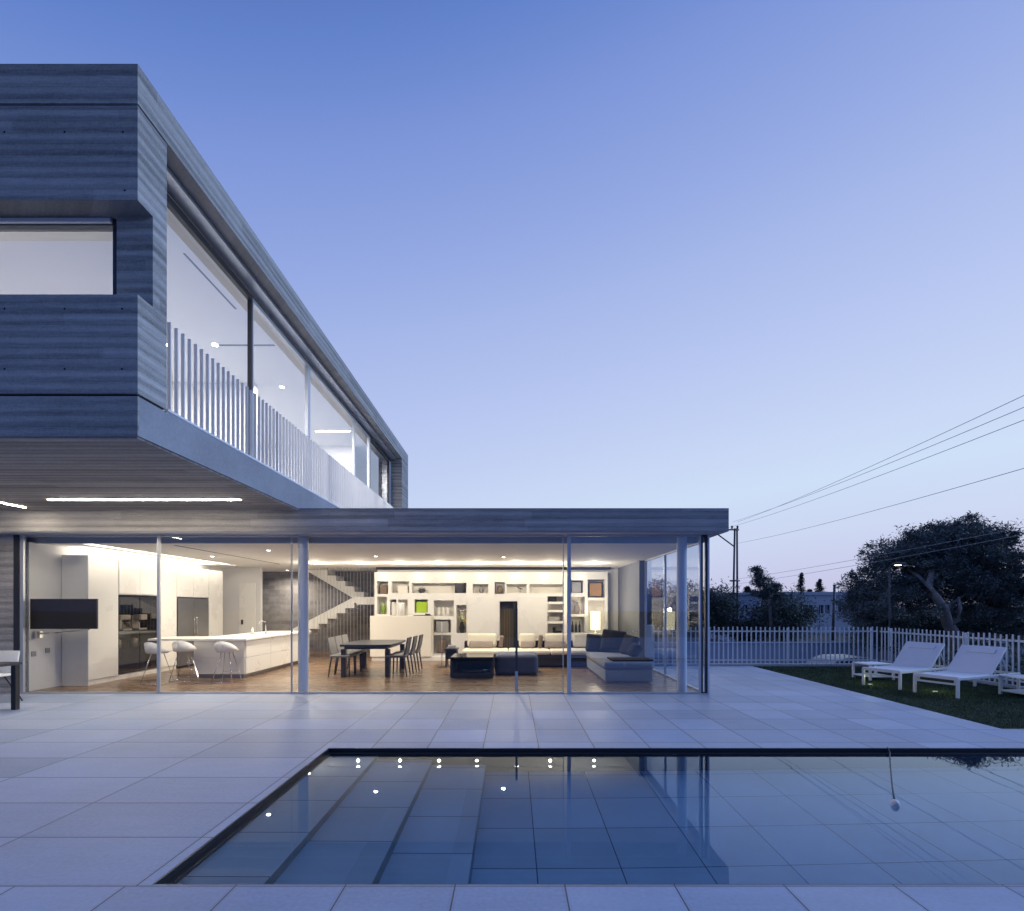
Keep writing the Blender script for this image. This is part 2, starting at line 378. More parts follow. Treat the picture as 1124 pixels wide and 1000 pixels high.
SUN_EL, SUN_AZ = R(3.0), R(62)          # the sun has gone down to the right, behind the trees
w = bpy.data.worlds.new('World'); scene.world = w; w.use_nodes = True
nt = w.node_tree; nt.nodes.clear()
wo = nt.nodes.new('ShaderNodeOutputWorld'); bg = nt.nodes.new('ShaderNodeBackground')
sky = nt.nodes.new('ShaderNodeTexSky'); sky.sky_type = 'NISHITA'; sky.sun_disc = False
sky.sun_elevation = SUN_EL; sky.sun_rotation = SUN_AZ; sky.ozone_density = 4.0; sky.dust_density = 0.6
tc = nt.nodes.new('ShaderNodeTexCoord'); vm = nt.nodes.new('ShaderNodeVectorMath'); vm.operation = 'NORMALIZE'; nt.links.new(tc.outputs['Generated'], vm.inputs[0])
dt = nt.nodes.new('ShaderNodeVectorMath'); dt.operation = 'DOT_PRODUCT'; nt.links.new(vm.outputs[0], dt.inputs[0]); dt.inputs[1].default_value = (-0.18, -0.14, 1.0)
ma = nt.nodes.new('ShaderNodeMath'); ma.operation = 'ADD'; nt.links.new(dt.outputs['Value'], ma.inputs[0]); ma.inputs[1].default_value = 0.25
sx_ = nt.nodes.new('ShaderNodeSeparateXYZ'); nt.links.new(vm.outputs[0], sx_.inputs[0])
bk1 = nt.nodes.new('ShaderNodeMath'); bk1.operation = 'MULTIPLY_ADD'; nt.links.new(sx_.outputs[1], bk1.inputs[0]); bk1.inputs[1].default_value = -0.75; bk1.inputs[2].default_value = 0.12
bk2 = nt.nodes.new('ShaderNodeMath'); bk2.operation = 'MAXIMUM'; nt.links.new(bk1.outputs[0], bk2.inputs[0]); bk2.inputs[1].default_value = 0.0
ma2 = nt.nodes.new('ShaderNodeMath'); ma2.operation = 'ADD'; nt.links.new(ma.outputs[0], ma2.inputs[0]); nt.links.new(bk2.outputs[0], ma2.inputs[1])
rp = nt.nodes.new('ShaderNodeValToRGB'); nt.links.new(ma2.outputs[0], rp.inputs[0])
def srgb(r, g, b): return tuple(((c/255)/12.92 if c/255 <= 0.04045 else ((c/255+0.055)/1.055)**2.4) for c in (r, g, b))
stops = [(0.0, srgb(184,184,216)), (0.09, srgb(196,199,231)), (0.16, srgb(202,211,238)), (0.25, srgb(204,220,244)), (0.34, srgb(197,211,241)), (0.48, srgb(182,197,238)), (0.61, srgb(166,183,231)), (0.70, srgb(150,170,226)), (0.83, srgb(126,150,215)), (0.92, srgb(98,129,201)), (1.0, srgb(80,106,170))]
el = rp.color_ramp.elements
while len(el) < len(stops): el.new(0.5)
for e, (p, c) in zip(el, stops): e.position = p; e.color = (*c, 1)
mx = nt.nodes.new('ShaderNodeMix'); mx.data_type = 'RGBA'; mx.blend_type = 'ADD'; mx.inputs['Factor'].default_value = 1.0
sm = nt.nodes.new('ShaderNodeVectorMath'); sm.operation = 'SCALE'; sm.inputs['Scale'].default_value = 0.015; nt.links.new(sky.outputs[0], sm.inputs[0])
nt.links.new(rp.outputs[0], mx.inputs['A']); nt.links.new(sm.outputs[0], mx.inputs['B'])
nt.links.new(mx.outputs['Result'], bg.inputs[0]); bg.inputs[1].default_value = 1.0
nt.links.new(bg.outputs[0], wo.inputs[0])
sl = bpy.data.lights.new('afterglow', 'SUN'); so = bpy.data.objects.new('afterglow', sl); COL.objects.link(so)
sl.energy = 1.8; sl.angle = R(25); sl.color = (0.44, 0.64, 1.0)
d = Vector((math.sin(R(92)), math.cos(R(92)), math.tan(R(26)))).normalized()
so.rotation_euler = (-d).to_track_quat('-Z', 'Y').to_euler(); so.location = (20, 10, 20)

def area(name, loc, sx, sy, watts, col=WARM, rot=(0,0,0), spread=180):
    l = bpy.data.lights.new(name, 'AREA'); l.shape = 'RECTANGLE'; l.size = sx; l.size_y = sy; l.energy = watts; l.color = col; l.spread = R(spread)
    o = bpy.data.objects.new(name, l); COL.objects.link(o); o.location = loc; o.rotation_euler = rot
    return o

def point(name, loc, watts, col, r=.05):
    l = bpy.data.lights.new(name, 'POINT'); l.energy = watts; l.color = col; l.shadow_soft_size = r
    o = bpy.data.objects.new(name, l); COL.objects.link(o); o.location = loc; return o

# ------------------------------------------------------------------ ground, road, terrace, lawn
m = MB(); m.quad([(-900,-300,-1.66),(900,-300,-1.66),(900,1500,-1.66),(-900,1500,-1.66)]); struct('ground', m, M['earth'])
m = MB(); m.box(-60, 200, 17, 26.0, -1.70, -1.64); struct('road', m, M['asphalt'])
m = MB(); m.box(-60, 200, 26.0, 27.9, -1.70, -1.52); struct('pavement', m, M['kerb'])
PX0, PX1, PY0, PY1 = -1.98, 9.0, 2.86, 5.61
LX0, LY0 = 6.09, 6.48
TH = [(PX0, 50, PY0, PY1), (LX0, 50, LY0, 13.25), (-50, 3.42, 9.03, 50)]
m = MB(); m.holes(-16, 9.3, -7, 13.25, TH, lambda a, b, c, d: m.box(a, b, c, d, -0.04, 0.0)); struct('terrace', m, M['paving'])
m = MB()
m.box(-16, 9.55, 13.45, 13.6, -1.7, -0.045); m.box(9.4, 9.55, -7, 13.45, -1.7, -0.045)
m.holes(-16, 9.3, -7, 13.3, [(PX0-.2, PX1+.2, PY0-.2, PY1+.2)], lambda a, b, c, d: m.box(a, b, c, d, -0.5, -0.045))
struct('terrain', m, M['earth'])
m = MB(); m.box(LX0, 9.34, LY0, 13.25, -0.04, -0.012); struct('lawn', m, M['turf'])
# turf blades
me = bpy.data.meshes.new('grass'); vs, fs = [], []
rg = random.Random(3)
for i in range(46000):
    x = rg.uniform(LX0+.005, 9.3); y = LY0+.005+(13.2-LY0)*rg.random()**1.25; a = rg.uniform(0, 6.283); h = rg.uniform(.012, .028); wd = .0035+.0006*(y-6)
    dx, dy = math.cos(a)*wd, math.sin(a)*wd; lx, ly = rg.uniform(-.014,.014), rg.uniform(-.014,.014)
    k = len(vs); vs += [(x-dx,y-dy,-.014),(x+dx,y+dy,-.014),(x+lx,y+ly,-.012+h)]; fs.append((k,k+1,k+2))
me.from_pydata(vs, [], fs); me.materials.append(M['grass'])
o = bpy.data.objects.new('grass', me); COL.objects.link(o); tag(o, 'short dark green turf blades around the white loungers', 'grass', kind='stuff')

# ------------------------------------------------------------------ swimming pool
pool = thing('swimming_pool', 'long dark edged swimming pool with submerged side steps in the pale terrace', 'swimming pool', (3.5, 4.2, -0.68))
ZF = -0.68
m = MB(); m.box(PX0-.15, PX1, PY0-.15, PY1+.15, ZF-.15, ZF)
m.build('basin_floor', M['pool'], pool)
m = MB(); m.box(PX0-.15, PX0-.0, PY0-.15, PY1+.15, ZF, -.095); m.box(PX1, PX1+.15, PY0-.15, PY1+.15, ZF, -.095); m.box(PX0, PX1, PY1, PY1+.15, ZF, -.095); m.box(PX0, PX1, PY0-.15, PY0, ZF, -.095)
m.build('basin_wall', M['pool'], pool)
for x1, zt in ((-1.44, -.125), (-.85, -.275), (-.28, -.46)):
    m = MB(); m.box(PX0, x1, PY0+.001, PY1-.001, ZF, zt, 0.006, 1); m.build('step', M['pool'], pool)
m = MB()   # dark overflow slot lining the edge above the water
t = 0.012
m.box(PX0-.001, PX0+t, PY0, PY1, -.094, -.003); m.box(PX0+t, PX1, PY1-t, PY1+.001, -.094, -.003); m.box(PX0+t, PX1, PY0-.001, PY0+t, -.094, -.003)
m.box(PX0+t, PX0+.055, PY0+t, PY1-t, -.094, -.045); m.box(PX0+.055, PX1, PY1-.075, PY1-t, -.094, -.045)
m.build('overflow_edge', M['slot'], pool)
m = MB(); m.quad([(PX0+.05, PY0+.005, -.048), (PX1, PY0+.005, -.048), (PX1, PY1-.07, -.048), (PX0+.05, PY1-.07, -.048)]); struct('water', m, M['water'])
# floating ball on a cord
fb = thing('pool_float', 'small pale ball floating on the pool at the end of a dark cord', 'pool float', (3.03, 4.12, -.058))
m = MB(); m.lathe((3.03, 4.12, -.045), [(0,-.02),(.022,-.012),(.03,.008),(.028,.026),(.016,.04),(0,.045)], 16); m.build('ball', M['float_'], fb)
m = MB(); m.tube([(4.05, 5.62, .004), (4.03, 5.56, -.03), (3.93, 5.42, -.043), (3.62, 4.98, -.043), (3.3, 4.52, -.043), (3.04, 4.14, -.02)], .006, 6); m.build('cord', M['cord'], fb)

# ------------------------------------------------------------------ the house
house = thing('house', 'modern concrete house with cantilevered upper storey and glazed living room', 'house', (-4, 9, 0))
XR = -3.57; YF = 4.97; YB = 17.9
H = lambda mb, name, mat, par=None: mb.build(name, mat, par or house)
# upper storey
m = MB(); m.box(-14, XR, YF, YF+.02, 3.15, 3.53); H(m, 'slab_edge', M['board'])
m = MB(); m.box(-14, XR, YF+.02, YB, 3.153, 3.53); H(m, 'floor_slab', [M['conc']])
m = MB(); m.box(-14, XR-.02, YF+.02, YB-.02, 3.135, 3.152); H(m, 'soffit', M['board_soffit'])
m = MB(); m.box(-14, XR-.03, YF+.03, YF+.40, 3.53, 3.556); m.box(-14, XR-.03, YF+.03, 5.39, 6.302, 6.326); H(m, 'shadow_groove', M['groove'])
m = MB(); m.box(-14, XR, YF, 5.39, 3.556, 4.50)
m.mi = 1
for px in (5, 71, 134):
    for py in (339, 405):
        x = (px-562)/572*YF; z = 1.53+(665-py)/572*YF
        m.tube([(x, YF-.002, z), (x, YF+.004, z)], .010, 10)
H(m, 'lower_front_panel', [M['board'], M['groove']])
m = MB(); m.box(-14, XR, YF, 5.39, 5.40, 6.30)
m.mi = 1
for px, py in ((5,145),(71,145),(135,145),(137,209)):
    x = (px-562)/572*YF; z = 1.53+(665-py)/572*YF
    m.tube([(x, YF-.002, z), (x, YF+.004, z)], .010, 10)
H(m, 'upper_front_panel', [M['board'], M['groove']])
m = MB(); m.box(-3.93, XR, 5.18, 5.39, 4.50, 5.40); H(m, 'corner_pier', M['board'])
m = MB(); m.box(-14, XR, YF, YB, 6.326, 6.70); H(m, 'roof_edge', M['board'])
m = MB(); m.box(-4.25, XR, 16.9, YB, 3.53, 6.302); H(m, 'end_pier', M['board'])
m = MB(); m.box(-14, -4.25, YB-.25, YB, 3.53, 6.302); m.box(-14.2, -14, YF, YB, 3.15, 6.7); H(m, 'rear_wall', M['board'])
# front slot window
fw = MB(); fw.box(-13.9, -3.995, 5.22, 5.28, 5.34, 5.399); fw.box(-13.9, -3.995, 5.22, 5.28, 4.501, 4.525); fw.box(-3.995, -3.935, 5.215, 5.30, 4.501, 5.399)
fw = H(fw, 'slot_window', M['dark'])
m = MB(); m.box(-13.9, -4.0, 5.185, 5.219, 5.352, 5.392); m.build('blind_rail', M['rail'], fw)
m = MB(); m.quad([(-13.9, 5.25, 4.525), (-3.995, 5.25, 4.525), (-3.995, 5.25, 5.34), (-13.9, 5.25, 5.34)]); m.build('pane', M['glassup'], fw)
# window wall along the balcony
XW = -3.95
ys = [5.39, 7.88, 10.1, 13.0, 14.4, 16.65, 16.9]
for i in range(5):
    y0, y1 = ys[i], ys[i+1]
    m = MB(); m.box(XW-.03, XW+.03, y0+.002, y1-.002, 6.13, 6.19); m.box(XW-.03, XW+.03, y0+.002, y1-.002, 3.56, 3.62)
    wd = .09 if i in (1, 3) else .04
    m.box(XW-.031, XW+.031, y1-wd, y1-.002, 3.62, 6.13); m.box(XW-.031, XW+.031, y0+.002, y0+.03, 3.62, 6.13)
    f = H(m, 'balcony_window', M['dark'] if i in (0, 4) else M['alu'])
    m = MB(); m.quad([(XW, y0+.03, 3.62), (XW, y1-wd, 3.62), (XW, y1-wd, 6.13), (XW, y0+.03, 6.13)]); m.build('pane', M['glassup'], f)
m = MB(); m.box(XW-.05, XW+.20, 5.395, 16.89, 6.262, 6.31); H(m, 'blind_box', M['alu'])
m = MB(); m.box(XW-.02, XW+.02, 5.395, 16.89, 6.19, 6.234); H(m, 'head_frame', M['dark'])
m = MB(); m.box(XW-.2, XW+.03, 16.65, 16.895, 3.56, 6.19); H(m, 'end_panel', M['alu'])
m = MB(); m.box(-13.9, XR-.01, 5.40, 16.9, 3.531, 3.555); H(m, 'balcony_floor', M['conc'])
# upper room
m = MB(); m.box(-13.9, XW-.06, 5.40, 17.6, 6.2, 6.3); H(m, 'upper_ceiling', M['ceil'])
m = MB(); m.box(-4.36, -4.33, 6.9, 8.2, 6.196, 6.1995); H(m, 'upper_ceiling_slot', M['groove'])
m = MB(); m.box(-5.24, -4.25, 9.31, 9.36, 6.196, 6.1995); H(m, 'upper_ceiling_slot', M['groove'])
m = MB(); m.box(-9.2, -9.0, 5.5, 17.6, 3.56, 6.2); m.box(-9.0, -5.4, 10.9, 11.05, 3.56, 6.2); m.box(-9.0, -4.6, 15.2, 15.35, 3.56, 6.2); m.box(-8.99, -4.2, 17.5, 17.6, 3.56, 6.2)
m.box(-13.9, -9.2, 9.2, 9.3, 3.56, 6.2)
H(m, 'upper_wall', M['white'])
# balustrade of upright blades
m = MB(); m.box(XR-.035, XR-.005, 5.42, 16.88, 3.556, 3.575); m.box(XR-.034, XR-.006, 5.42, 16.88, 3.5755, 3.58)
bal = H(m, 'balustrade', M['rail'])
bm0 = MB(); bm0.box(XR-.04, XR-.004, 5.455, 5.467, 3.556, 4.50)
bl0 = bm0.build('blade', M['rail'], bal)
for i in range(1, 100):
    c = bl0.copy(); COL.objects.link(c); c.parent = bal; c.location.y = i*0.114
# canopy over the living room
m = MB(); m.box(-14, 3.64, 8.75, 9.05, 2.78, 3.17); H(m, 'canopy_beam', M['board_beam'])
m = MB(); m.box(3.40, 3.64, 9.05, 16.4, 2.78, 3.17); H(m, 'canopy_side_beam', M['board_beam'])
m = MB(); m.box(XR, 3.40, 9.05, 16.4, 2.9, 3.13); m.box(-14, XR, 9.05, 17.9, 2.9, 3.13); H(m, 'canopy_slab', M['conc'])
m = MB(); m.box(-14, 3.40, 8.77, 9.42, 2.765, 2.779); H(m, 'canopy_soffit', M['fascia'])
# ground floor
m = MB(); m.box(-9.2, 3.40, 9.14, 17.6, -.06, .002); struct('floor', m, M['wood'])
m = MB(); m.box(-9.0, 3.42, 9.03, 9.14, -.06, .012); H(m, 'threshold', M['kerb'])
m = MB(); m.holes(-9.2, 3.38, 9.46, 17.6, [(-7.92, -7.72, 9.6, 14.7), (-5.6, 3.0, 13.85, 13.93)], lambda a, b, c, d: m.box(a, b, c, d, 2.67, 2.75)); H(m, 'ceiling', M['ceil'])
m = MB(); m.box(-9.2, 3.38, 9.42, 9.458, 2.66, 2.764); H(m, 'ceiling_edge', M['fascia'])
m = MB(); m.box(-6.36, -6.32, 9.8, 14.2, 2.6655, 2.6695); 
m.box(-5.61, 3.01, 13.84, 13.94, 2.751, 2.78); m.box(-4.0, 2.9, 15.32, 15.5, 2.60, 2.669); H(m, 'slots_and_shadow_gap', M['groove'])  # last box: dark strip painted as the shadow gap above the bookcase
m = MB(); m.box(-14, -8.66, 9.05, 9.3, 0, 2.779); H(m, 'exterior_wall', M['board_beam'])
m = MB(); m.box(-8.80, -8.62, 9.3, 9.96, 0.003, 2.669); m.box(-9.2, -8.62, 9.96, 15.5, 0.003, 2.669); H(m, 'kitchen_wall', M['wall'])
m = MB(); m.box(-9.0, -7.48, 15.5, 15.62, 0.003, 2.669); H(m, 'lobby_wall', M['wall'])
m = MB(); m.box(-9.2, -3.3, 17.4, 17.6, 0.003, 2.9); H(m, 'stair_wall', M['masonry'])
m = MB(); m.box(-4.06, 3.38, 15.72, 15.9, 0.003, 2.669); H(m, 'living_wall', M['wall'])
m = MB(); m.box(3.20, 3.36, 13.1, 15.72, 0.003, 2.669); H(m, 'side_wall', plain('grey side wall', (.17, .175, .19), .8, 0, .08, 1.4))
m = MB(); m.box(-8.1, -7.62, 15.47, 15.498, .01, 2.2); d_ = H(m, 'lobby_door', M['lacquer'])
m = MB(); m.box(-8.03, -7.98, 15.44, 15.469, .98, 1.12); m.build('handle', M['dark'], d_)
# round columns
for x, y in ((-3.70, 9.24), (3.03, 9.30)):
    m = MB(); m.lathe((x, y, 0.003), [(.088, 0), (.088, 2.76)], 28); H(m, 'column', M['rail'])
m = MB(); m.lathe((-3.70, 9.24, 2.55), [(.091, 0), (.091, .21)], 28); H(m, 'column_collar', M['alu'])
# front glazing
GY = 9.08
def panel(x0, x1, fm, gm, s0=.02, s1=.02, y=GY):
    m = MB(); m.box(x0+.001, x0+s0, y-.02, y+.02, .013, 2.763); m.box(x1-s1, x1-.001, y-.02, y+.02, .013, 2.763)
    m.box(x0+s0, x1-s1, y-.018, y+.018, .013, .03); m.box(x0+s0, x1-s1, y-.018, y+.018, 2.74, 2.763)
    f = H(m, 'glass_panel', fm)
    m = MB(); m.quad([(x0+s0, y, .03), (x1-s1, y, .03), (x1-s1, y, 2.74), (x0+s0, y, 2.74)]); m.build('pane', gm, f)
    return f
panel(-8.56, -6.14, M['alu'], M['glass'], .06, .035); panel(-6.135, -3.84, M['alu'], M['glass'], .008, .006); panel(-3.835, .90, M['alu'], M['glass'], .006, .016)
panel(.96, 3.29, M['alu'], M['glass2'], .065, .03); panel(3.29, 3.40, M['dark'], M['glass'], .03, .04)
m = MB(); m.box(-8.65, -8.565, 9.04, 9.12, .013, 2.763); H(m, 'door_jamb', M['dark'])
m = MB(); m.box(3.402, 3.43, 9.05, 9.11, .013, 2.763); H(m, 'corner_post', M['rail'])
# side glazing
m = MB(); m.box(3.33, 3.38, 9.13, 13.1, .003, .03); m.box(3.33, 3.38, 9.13, 13.1, 2.64, 2.764); m.box(3.33, 3.38, 13.04, 13.1, .03, 2.64); m.box(3.33, 3.38, 11.4, 11.43, .03, 2.64)
f = H(m, 'side_glazing', M['alu'])
m = MB(); m.quad([(3.355, 9.13, .03), (3.355, 11.4, .03), (3.355, 11.4, 2.64), (3.355, 9.13, 2.64)]); m.quad([(3.355, 11.43, .03), (3.355, 13.04, .03), (3.355, 13.04, 2.64), (3.355, 11.43, 2.64)]); m.build('pane', M['glass'], f)
# soffit lights and ceiling lights
def strip(name, label, x0, x1, y0, y1, z, mat, group):
    t = thing(name, label, 'ceiling light', ((x0+x1)/2, (y0+y1)/2, z), 0, group)
    m = MB(); m.box(x0-.012, x1+.012, y0-.012, y1+.012, z-.006, z-.0005); m.build('trim', M['alu'], t)
    m = MB(); m.box(x0, x1, y0, y1, z-.012, z-.0062); m.build('diffuser', mat, t)
strip('linear_light', 'long warm linear light set across the concrete soffit under the upper storey', -6.98, -4.09, 7.83, 7.87, 3.135, M['led'], 'linear soffit lights')
strip('linear_light', 'warm linear light running towards the left edge of the photo on the soffit', -7.93, -7.89, 5.7, 8.46, 3.135, M['led'], 'linear soffit lights')
strip('linear_light', 'short bright ceiling strip seen through the upper storey windows', -5.25, -4.33, 13.9, 13.95, 6.2, M['led2'], None)
# ------------------------------------------------------------------ downlights in the living room slot
X_SP = [(346-562)/572*13.89, (393-562)/572*13.89, (439-562)/572*13.89, (482-562)/572*13.89, (523.5-562)/572*13.89, (567-562)/572*13.89, (604-562)/572*13.89, (652-562)/572*13.89]
lab = ['ceiling spot beside the round white column, before the upper stair flight', 'ceiling spot before the stair landing, left of the bookcase edge', 'third ceiling spot counted from the round column, above the end of the white low cabinet', 'ceiling spot above the tall flower niche of the bookcase', 'ceiling spot above the left blank white panel of the bookcase',
       'ceiling spot just right of the dark doorway', 'ceiling spot above the narrow open shelves', 'ceiling spot at the far right of the slot, above the lit table lamp']
for x, s in zip(X_SP, lab):
    t = thing('ceiling_spot', s, 'spot light', (x, 13.89, 2.75), 0, 'spots in the living room ceiling slot')
    m = MB(); m.lathe((x, 13.89, 2.66), [(.036, .09), (.036, .01), (.05, .0)], 14); m.build('housing', M['alu'], t)
    m = MB(); m.lathe((x, 13.89, 2.657), [(0, 0), (.045, .0), (.045, .003)], 14); m.build('lens', M['spot'], t)
    point('spot_lamp', (x, 13.89, 2.50), 33, (1, .88, .70), .025)
for x, y, s in ((-5.3, 9.3, 'ceiling spot behind the upper window nearest the front corner'), (-4.9, 11.1, 'ceiling spot behind the second upper window'), (-6.16, 9.3, 'ceiling spot deep in the upper room at the balustrade corner')):
    t = thing('ceiling_spot', s, 'spot light', (x, y, 6.2), 0, 'spots in the upper ceiling')
    m = MB(); m.lathe((x, y, 6.185), [(.05, .014), (.055, .0)], 14); m.build('housing', M['alu'], t)
    m = MB(); m.lathe((x, y, 6.182), [(0, 0), (.05, .0), (.05, .003)], 14); m.build('lens', M['spot'], t)
    area('spot_lamp', (x, y, 6.16), .15, .15, 62, (1, .95, .9))
area('upper_strip_lamp', (-4.8, 13.92, 6.17), .9, .05, 90, (1, .95, .9))
area('upper_room_lamp', (-6.3, 7.4, 6.18), 2.0, .05, 190, (1, .95, .9)); area('upper_room_lamp', (-11.5, 6.6, 6.18), 3.5, .05, 200, (1, .93, .84)); area('upper_room_lamp', (-6.5, 12.6, 6.18), 2.0, .05, 190, (1, .95, .9))
# kitchen cove, plus added fill lights on the cabinets and ceiling
area('cove_lamp', (-7.82, 12.1, 2.74), .06, 4.9, 38, (1, .90, .75))
area('cabinet_top_fill', (-8.34, 12.2, 2.53), .14, 4.4, 15, (1, .90, .75), rot=(R(180), R(-18), 0))  # added uplight that brightens the kitchen ceiling
DL = [(-5.0, 10.7, 60, 'added round fill light above the near end of the kitchen island'), (-5.2, 13.3, 60, 'added round fill light above the far end of the kitchen island'), (-6.9, 12.0, 34, 'added round fill light between the cabinets and the kitchen island'), (-3.14, 12.0, 55, 'added round fill light above the black dining table'), (-.2, 12.2, 50, 'added round fill light above the slate pouf'), (-7.2, 16.7, 60, 'added round fill light over the foot of the stair')]
for x, y, p, lb in DL:  # invented fittings, added to brighten the rooms
    t = thing('added_downlight', lb, 'ceiling light', (x, y, 2.67), 0, 'added round fill lights')
    m = MB(); m.lathe((x, y, 2.664), [(.045, .006), (.05, .0), (.036, .002)], 18); m.build('trim', M['white'], t)
    m = MB(); m.lathe((x, y, 2.666), [(0, 0), (.036, 0), (.036, .003)], 16); m.build('lens', M['led2'], t)
    area('added_downlight_lamp', (x, y, 2.66), .06, .06, p, WARM, spread=150)

# ------------------------------------------------------------------ kitchen
KX = -8.10
cab = thing('kitchen_cabinets', 'tall white handleless kitchen cabinets along the left wall', 'cabinets', (KX-.25, 12.3, 0))
m = MB(); m.holes(9.97, 14.6, .0, 2.50, [(10.75, 11.95, .10, 1.76), (12.6, 13.92, .0, 1.74)], lambda a, b, c, d: m.box(KX-.5, KX-.022, a, b, c+.003, d)); m.build('carcass', M['lacquer'], cab)
m = MB(); m.box(KX-.5, KX-.05, 9.97, 10.75, .004, .1); m.build('plinth', M['steel'], cab)
def doorp(y0, y1, z0, z1):
    m = MB(); m.box(KX-.021, KX, y0+.003, y1-.003, z0+.003, z1-.003, .002, 1); m.build('door_panel', M['lacquer'], cab)
m = MB(); m.box(KX-.5, KX, 9.955, 9.969, .003, 2.5); m.build('end_panel', M['wall'], cab)
doorp(9.97, 10.72, .10, 2.5); doorp(10.75, 11.35, 1.78, 2.5); doorp(11.35, 11.95, 1.78, 2.5); doorp(11.97, 12.59, .10, 2.5); doorp(12.6, 13.26, 1.75, 2.5); doorp(13.26, 13.92, 1.75, 2.5); doorp(13.93, 14.6, .1, 2.5)
# appliance niche
ni = MB(); ni.box(KX-.48, KX-.46, 10.76, 11.94, .12, 1.75); ni.box(KX-.46, KX-.03, 10.76, 10.78, .12, 1.75); ni.box(KX-.46, KX-.03, 11.92, 11.94, .12, 1.75)
for z in (.12, .62, .98, 1.73): ni.box(KX-.46, KX-.03, 10.78, 11.92, z, z+.02)
ni = ni.build('niche_lining', M['blackg'], cab)
m = MB(); m.box(KX-.012, KX-.004, 10.76, 11.34, .12, 1.74); m.box(KX-.012, KX-.004, 11.36, 11.94, .12, 1.74); m.build('glass_door', glass('smoked glass', .10, (.8, .78, .76)), cab)
mx_ = thing('stand_mixer', 'white stand mixer on the shelf of the dark kitchen niche', 'mixer', (KX-.22, 11.15, 1.0))
m = MB(); m.box(KX-.34, KX-.12, 11.02, 11.28, 1.0, 1.04, .012); m.box(KX-.30, KX-.2, 11.03, 11.11, 1.04, 1.24, .02); m.build('stand', M['pale'], mx_)
m = MB(); m.obox((KX-.23, 11.17, 1.28), (.13, .32, .12), (0,0,0), .045, 3); m.build('motor_head', M['pale'], mx_)
m = MB(); m.lathe((KX-.22, 11.22, 1.045), [(.05, 0), (.09, .04), (.105, .13), (.108, .14)], 18); m.build('bowl', M['chrome'], mx_)
cf = thing('coffee_machine', 'pale coffee machine beside the mixer in the dark niche', 'coffee machine', (KX-.22, 11.62, 1.0))
m = MB(); m.box(KX-.36, KX-.12, 11.5, 11.74, 1.0, 1.04, .01); m.box(KX-.36, KX-.28, 11.5, 11.74, 1.04, 1.32, .01); m.box(KX-.28, KX-.1, 11.52, 11.72, 1.22, 1.34, .015); m.build('body', M['pale'], cf)
m = MB(); m.tube([(KX-.2, 11.62, 1.22), (KX-.2, 11.62, 1.18), (KX-.08, 11.62, 1.17)], .02, 8); m.build('spout', M['dark'], cf)
for y, lb in ((10.95, 'dark glass jar on the low shelf of the kitchen niche'), (11.45, 'steel pot on the low shelf of the kitchen niche')):
    m = MB(); m.lathe((KX-.22, y, .64), [(0, 0), (.085, 0), (.09, .16), (.06, .18), (.02, .185), (.02, .21), (0, .212)], 16); o = m.build('jar' if y < 11 else 'pot', M['grey'] if y < 11 else M['steel']); tag(o, lb, 'jar' if y < 11 else 'pot')
# fridge
fr = thing('fridge', 'steel double door fridge built into the white cabinets', 'fridge', (KX-.25, 13.26, 0))
m = MB(); m.box(KX-.48, KX-.03, 12.62, 13.90, .02, 1.72); m.build('cabinet', M['dark'], fr)
for y0, y1 in ((12.63, 13.255), (13.265, 13.89)):
    m = MB(); m.box(KX-.029, KX+.012, y0, y1, .55, 1.71, .004, 1); dr = m.build('door', M['steel'], fr)
    hy = y1-.05 if y0 < 13 else y0+.05
    m = MB(); m.tube([(KX+.012, hy, .8), (KX+.05, hy, .8), (KX+.05, hy, 1.25), (KX+.012, hy, 1.25)], .011, 8); m.build('handle', M['chrome'], dr)
m = MB(); m.box(KX-.029, KX+.012, 12.63, 13.89, .06, .54, .004, 1); m.build('drawer', M['steel'], fr)
# wall-hung television just behind the glass
tv = thing('television', 'wide black television on a wall arm behind the left glass panel', 'television', (-7.95, 9.28, 1.1))
m = MB(); m.box(-8.55, -7.36, 9.24, 9.275, 1.12, 1.655, .006, 1); m.build('casing', M['dark'], tv)
m = MB(); m.box(-8.535, -7.375, 9.236, 9.2395, 1.135, 1.64); m.build('screen', M['screen'], tv)
m = MB(); m.box(-8.615, -8.5, 9.38, 9.44, .95, 1.07); m.tube([(-8.5, 9.41, 1.03), (-8.15, 9.40, 1.05), (-7.6, 9.36, 1.11), (-7.55, 9.29, 1.14)], .018, 8); m.build('arm', M['chrome'], tv)
for y, z, lb in ((9.34, .62, 'lower pale socket plate on the wall below the television'), (9.62, .66, 'socket plate to the right on the wall below the television')):
    o = MB().box(-8.619, -8.605, y, y+.09, z, z+.09, .003, 1).build('socket_plate', M['grey']); tag(o, lb, 'socket')
# island
isl = thing('kitchen_island', 'long white kitchen island with drawers and an overhanging bar end', 'kitchen island', (-6.1, 12.6, 0))
m = MB(); m.box(-6.70, -5.62, 10.98, 14.4, .09, .795); m.build('body', M['lacquer'], isl)
m = MB(); m.box(-6.66, -5.68, 11.03, 14.35, .004, .09); m.build('plinth', M['steel'], isl)
m = MB(); m.box(-6.74, -5.56, 10.90, 14.45, .80, .84, .003, 1); m.box(-7.62, -6.742, 10.90, 11.75, .80, .84, .003, 1); m.build('countertop', M['lacquer'], isl)
for y0, y1 in ((10.985, 12.1), (12.105, 13.25), (13.255, 14.395)):
    for z0, z1 in ((.095, .43), (.44, .785)):
        m = MB(); m.box(-5.619, -5.60, y0, y1, z0, z1, .002, 1); m.build('drawer', M['lacquer'], isl)
m = MB(); m.box(-6.695, -5.625, 10.962, 10.979, .095, .43, .002, 1); m.box(-6.695, -5.625, 10.962, 10.979, .44, .785, .002, 1); m.build('end_panel', M['lacquer'], isl)
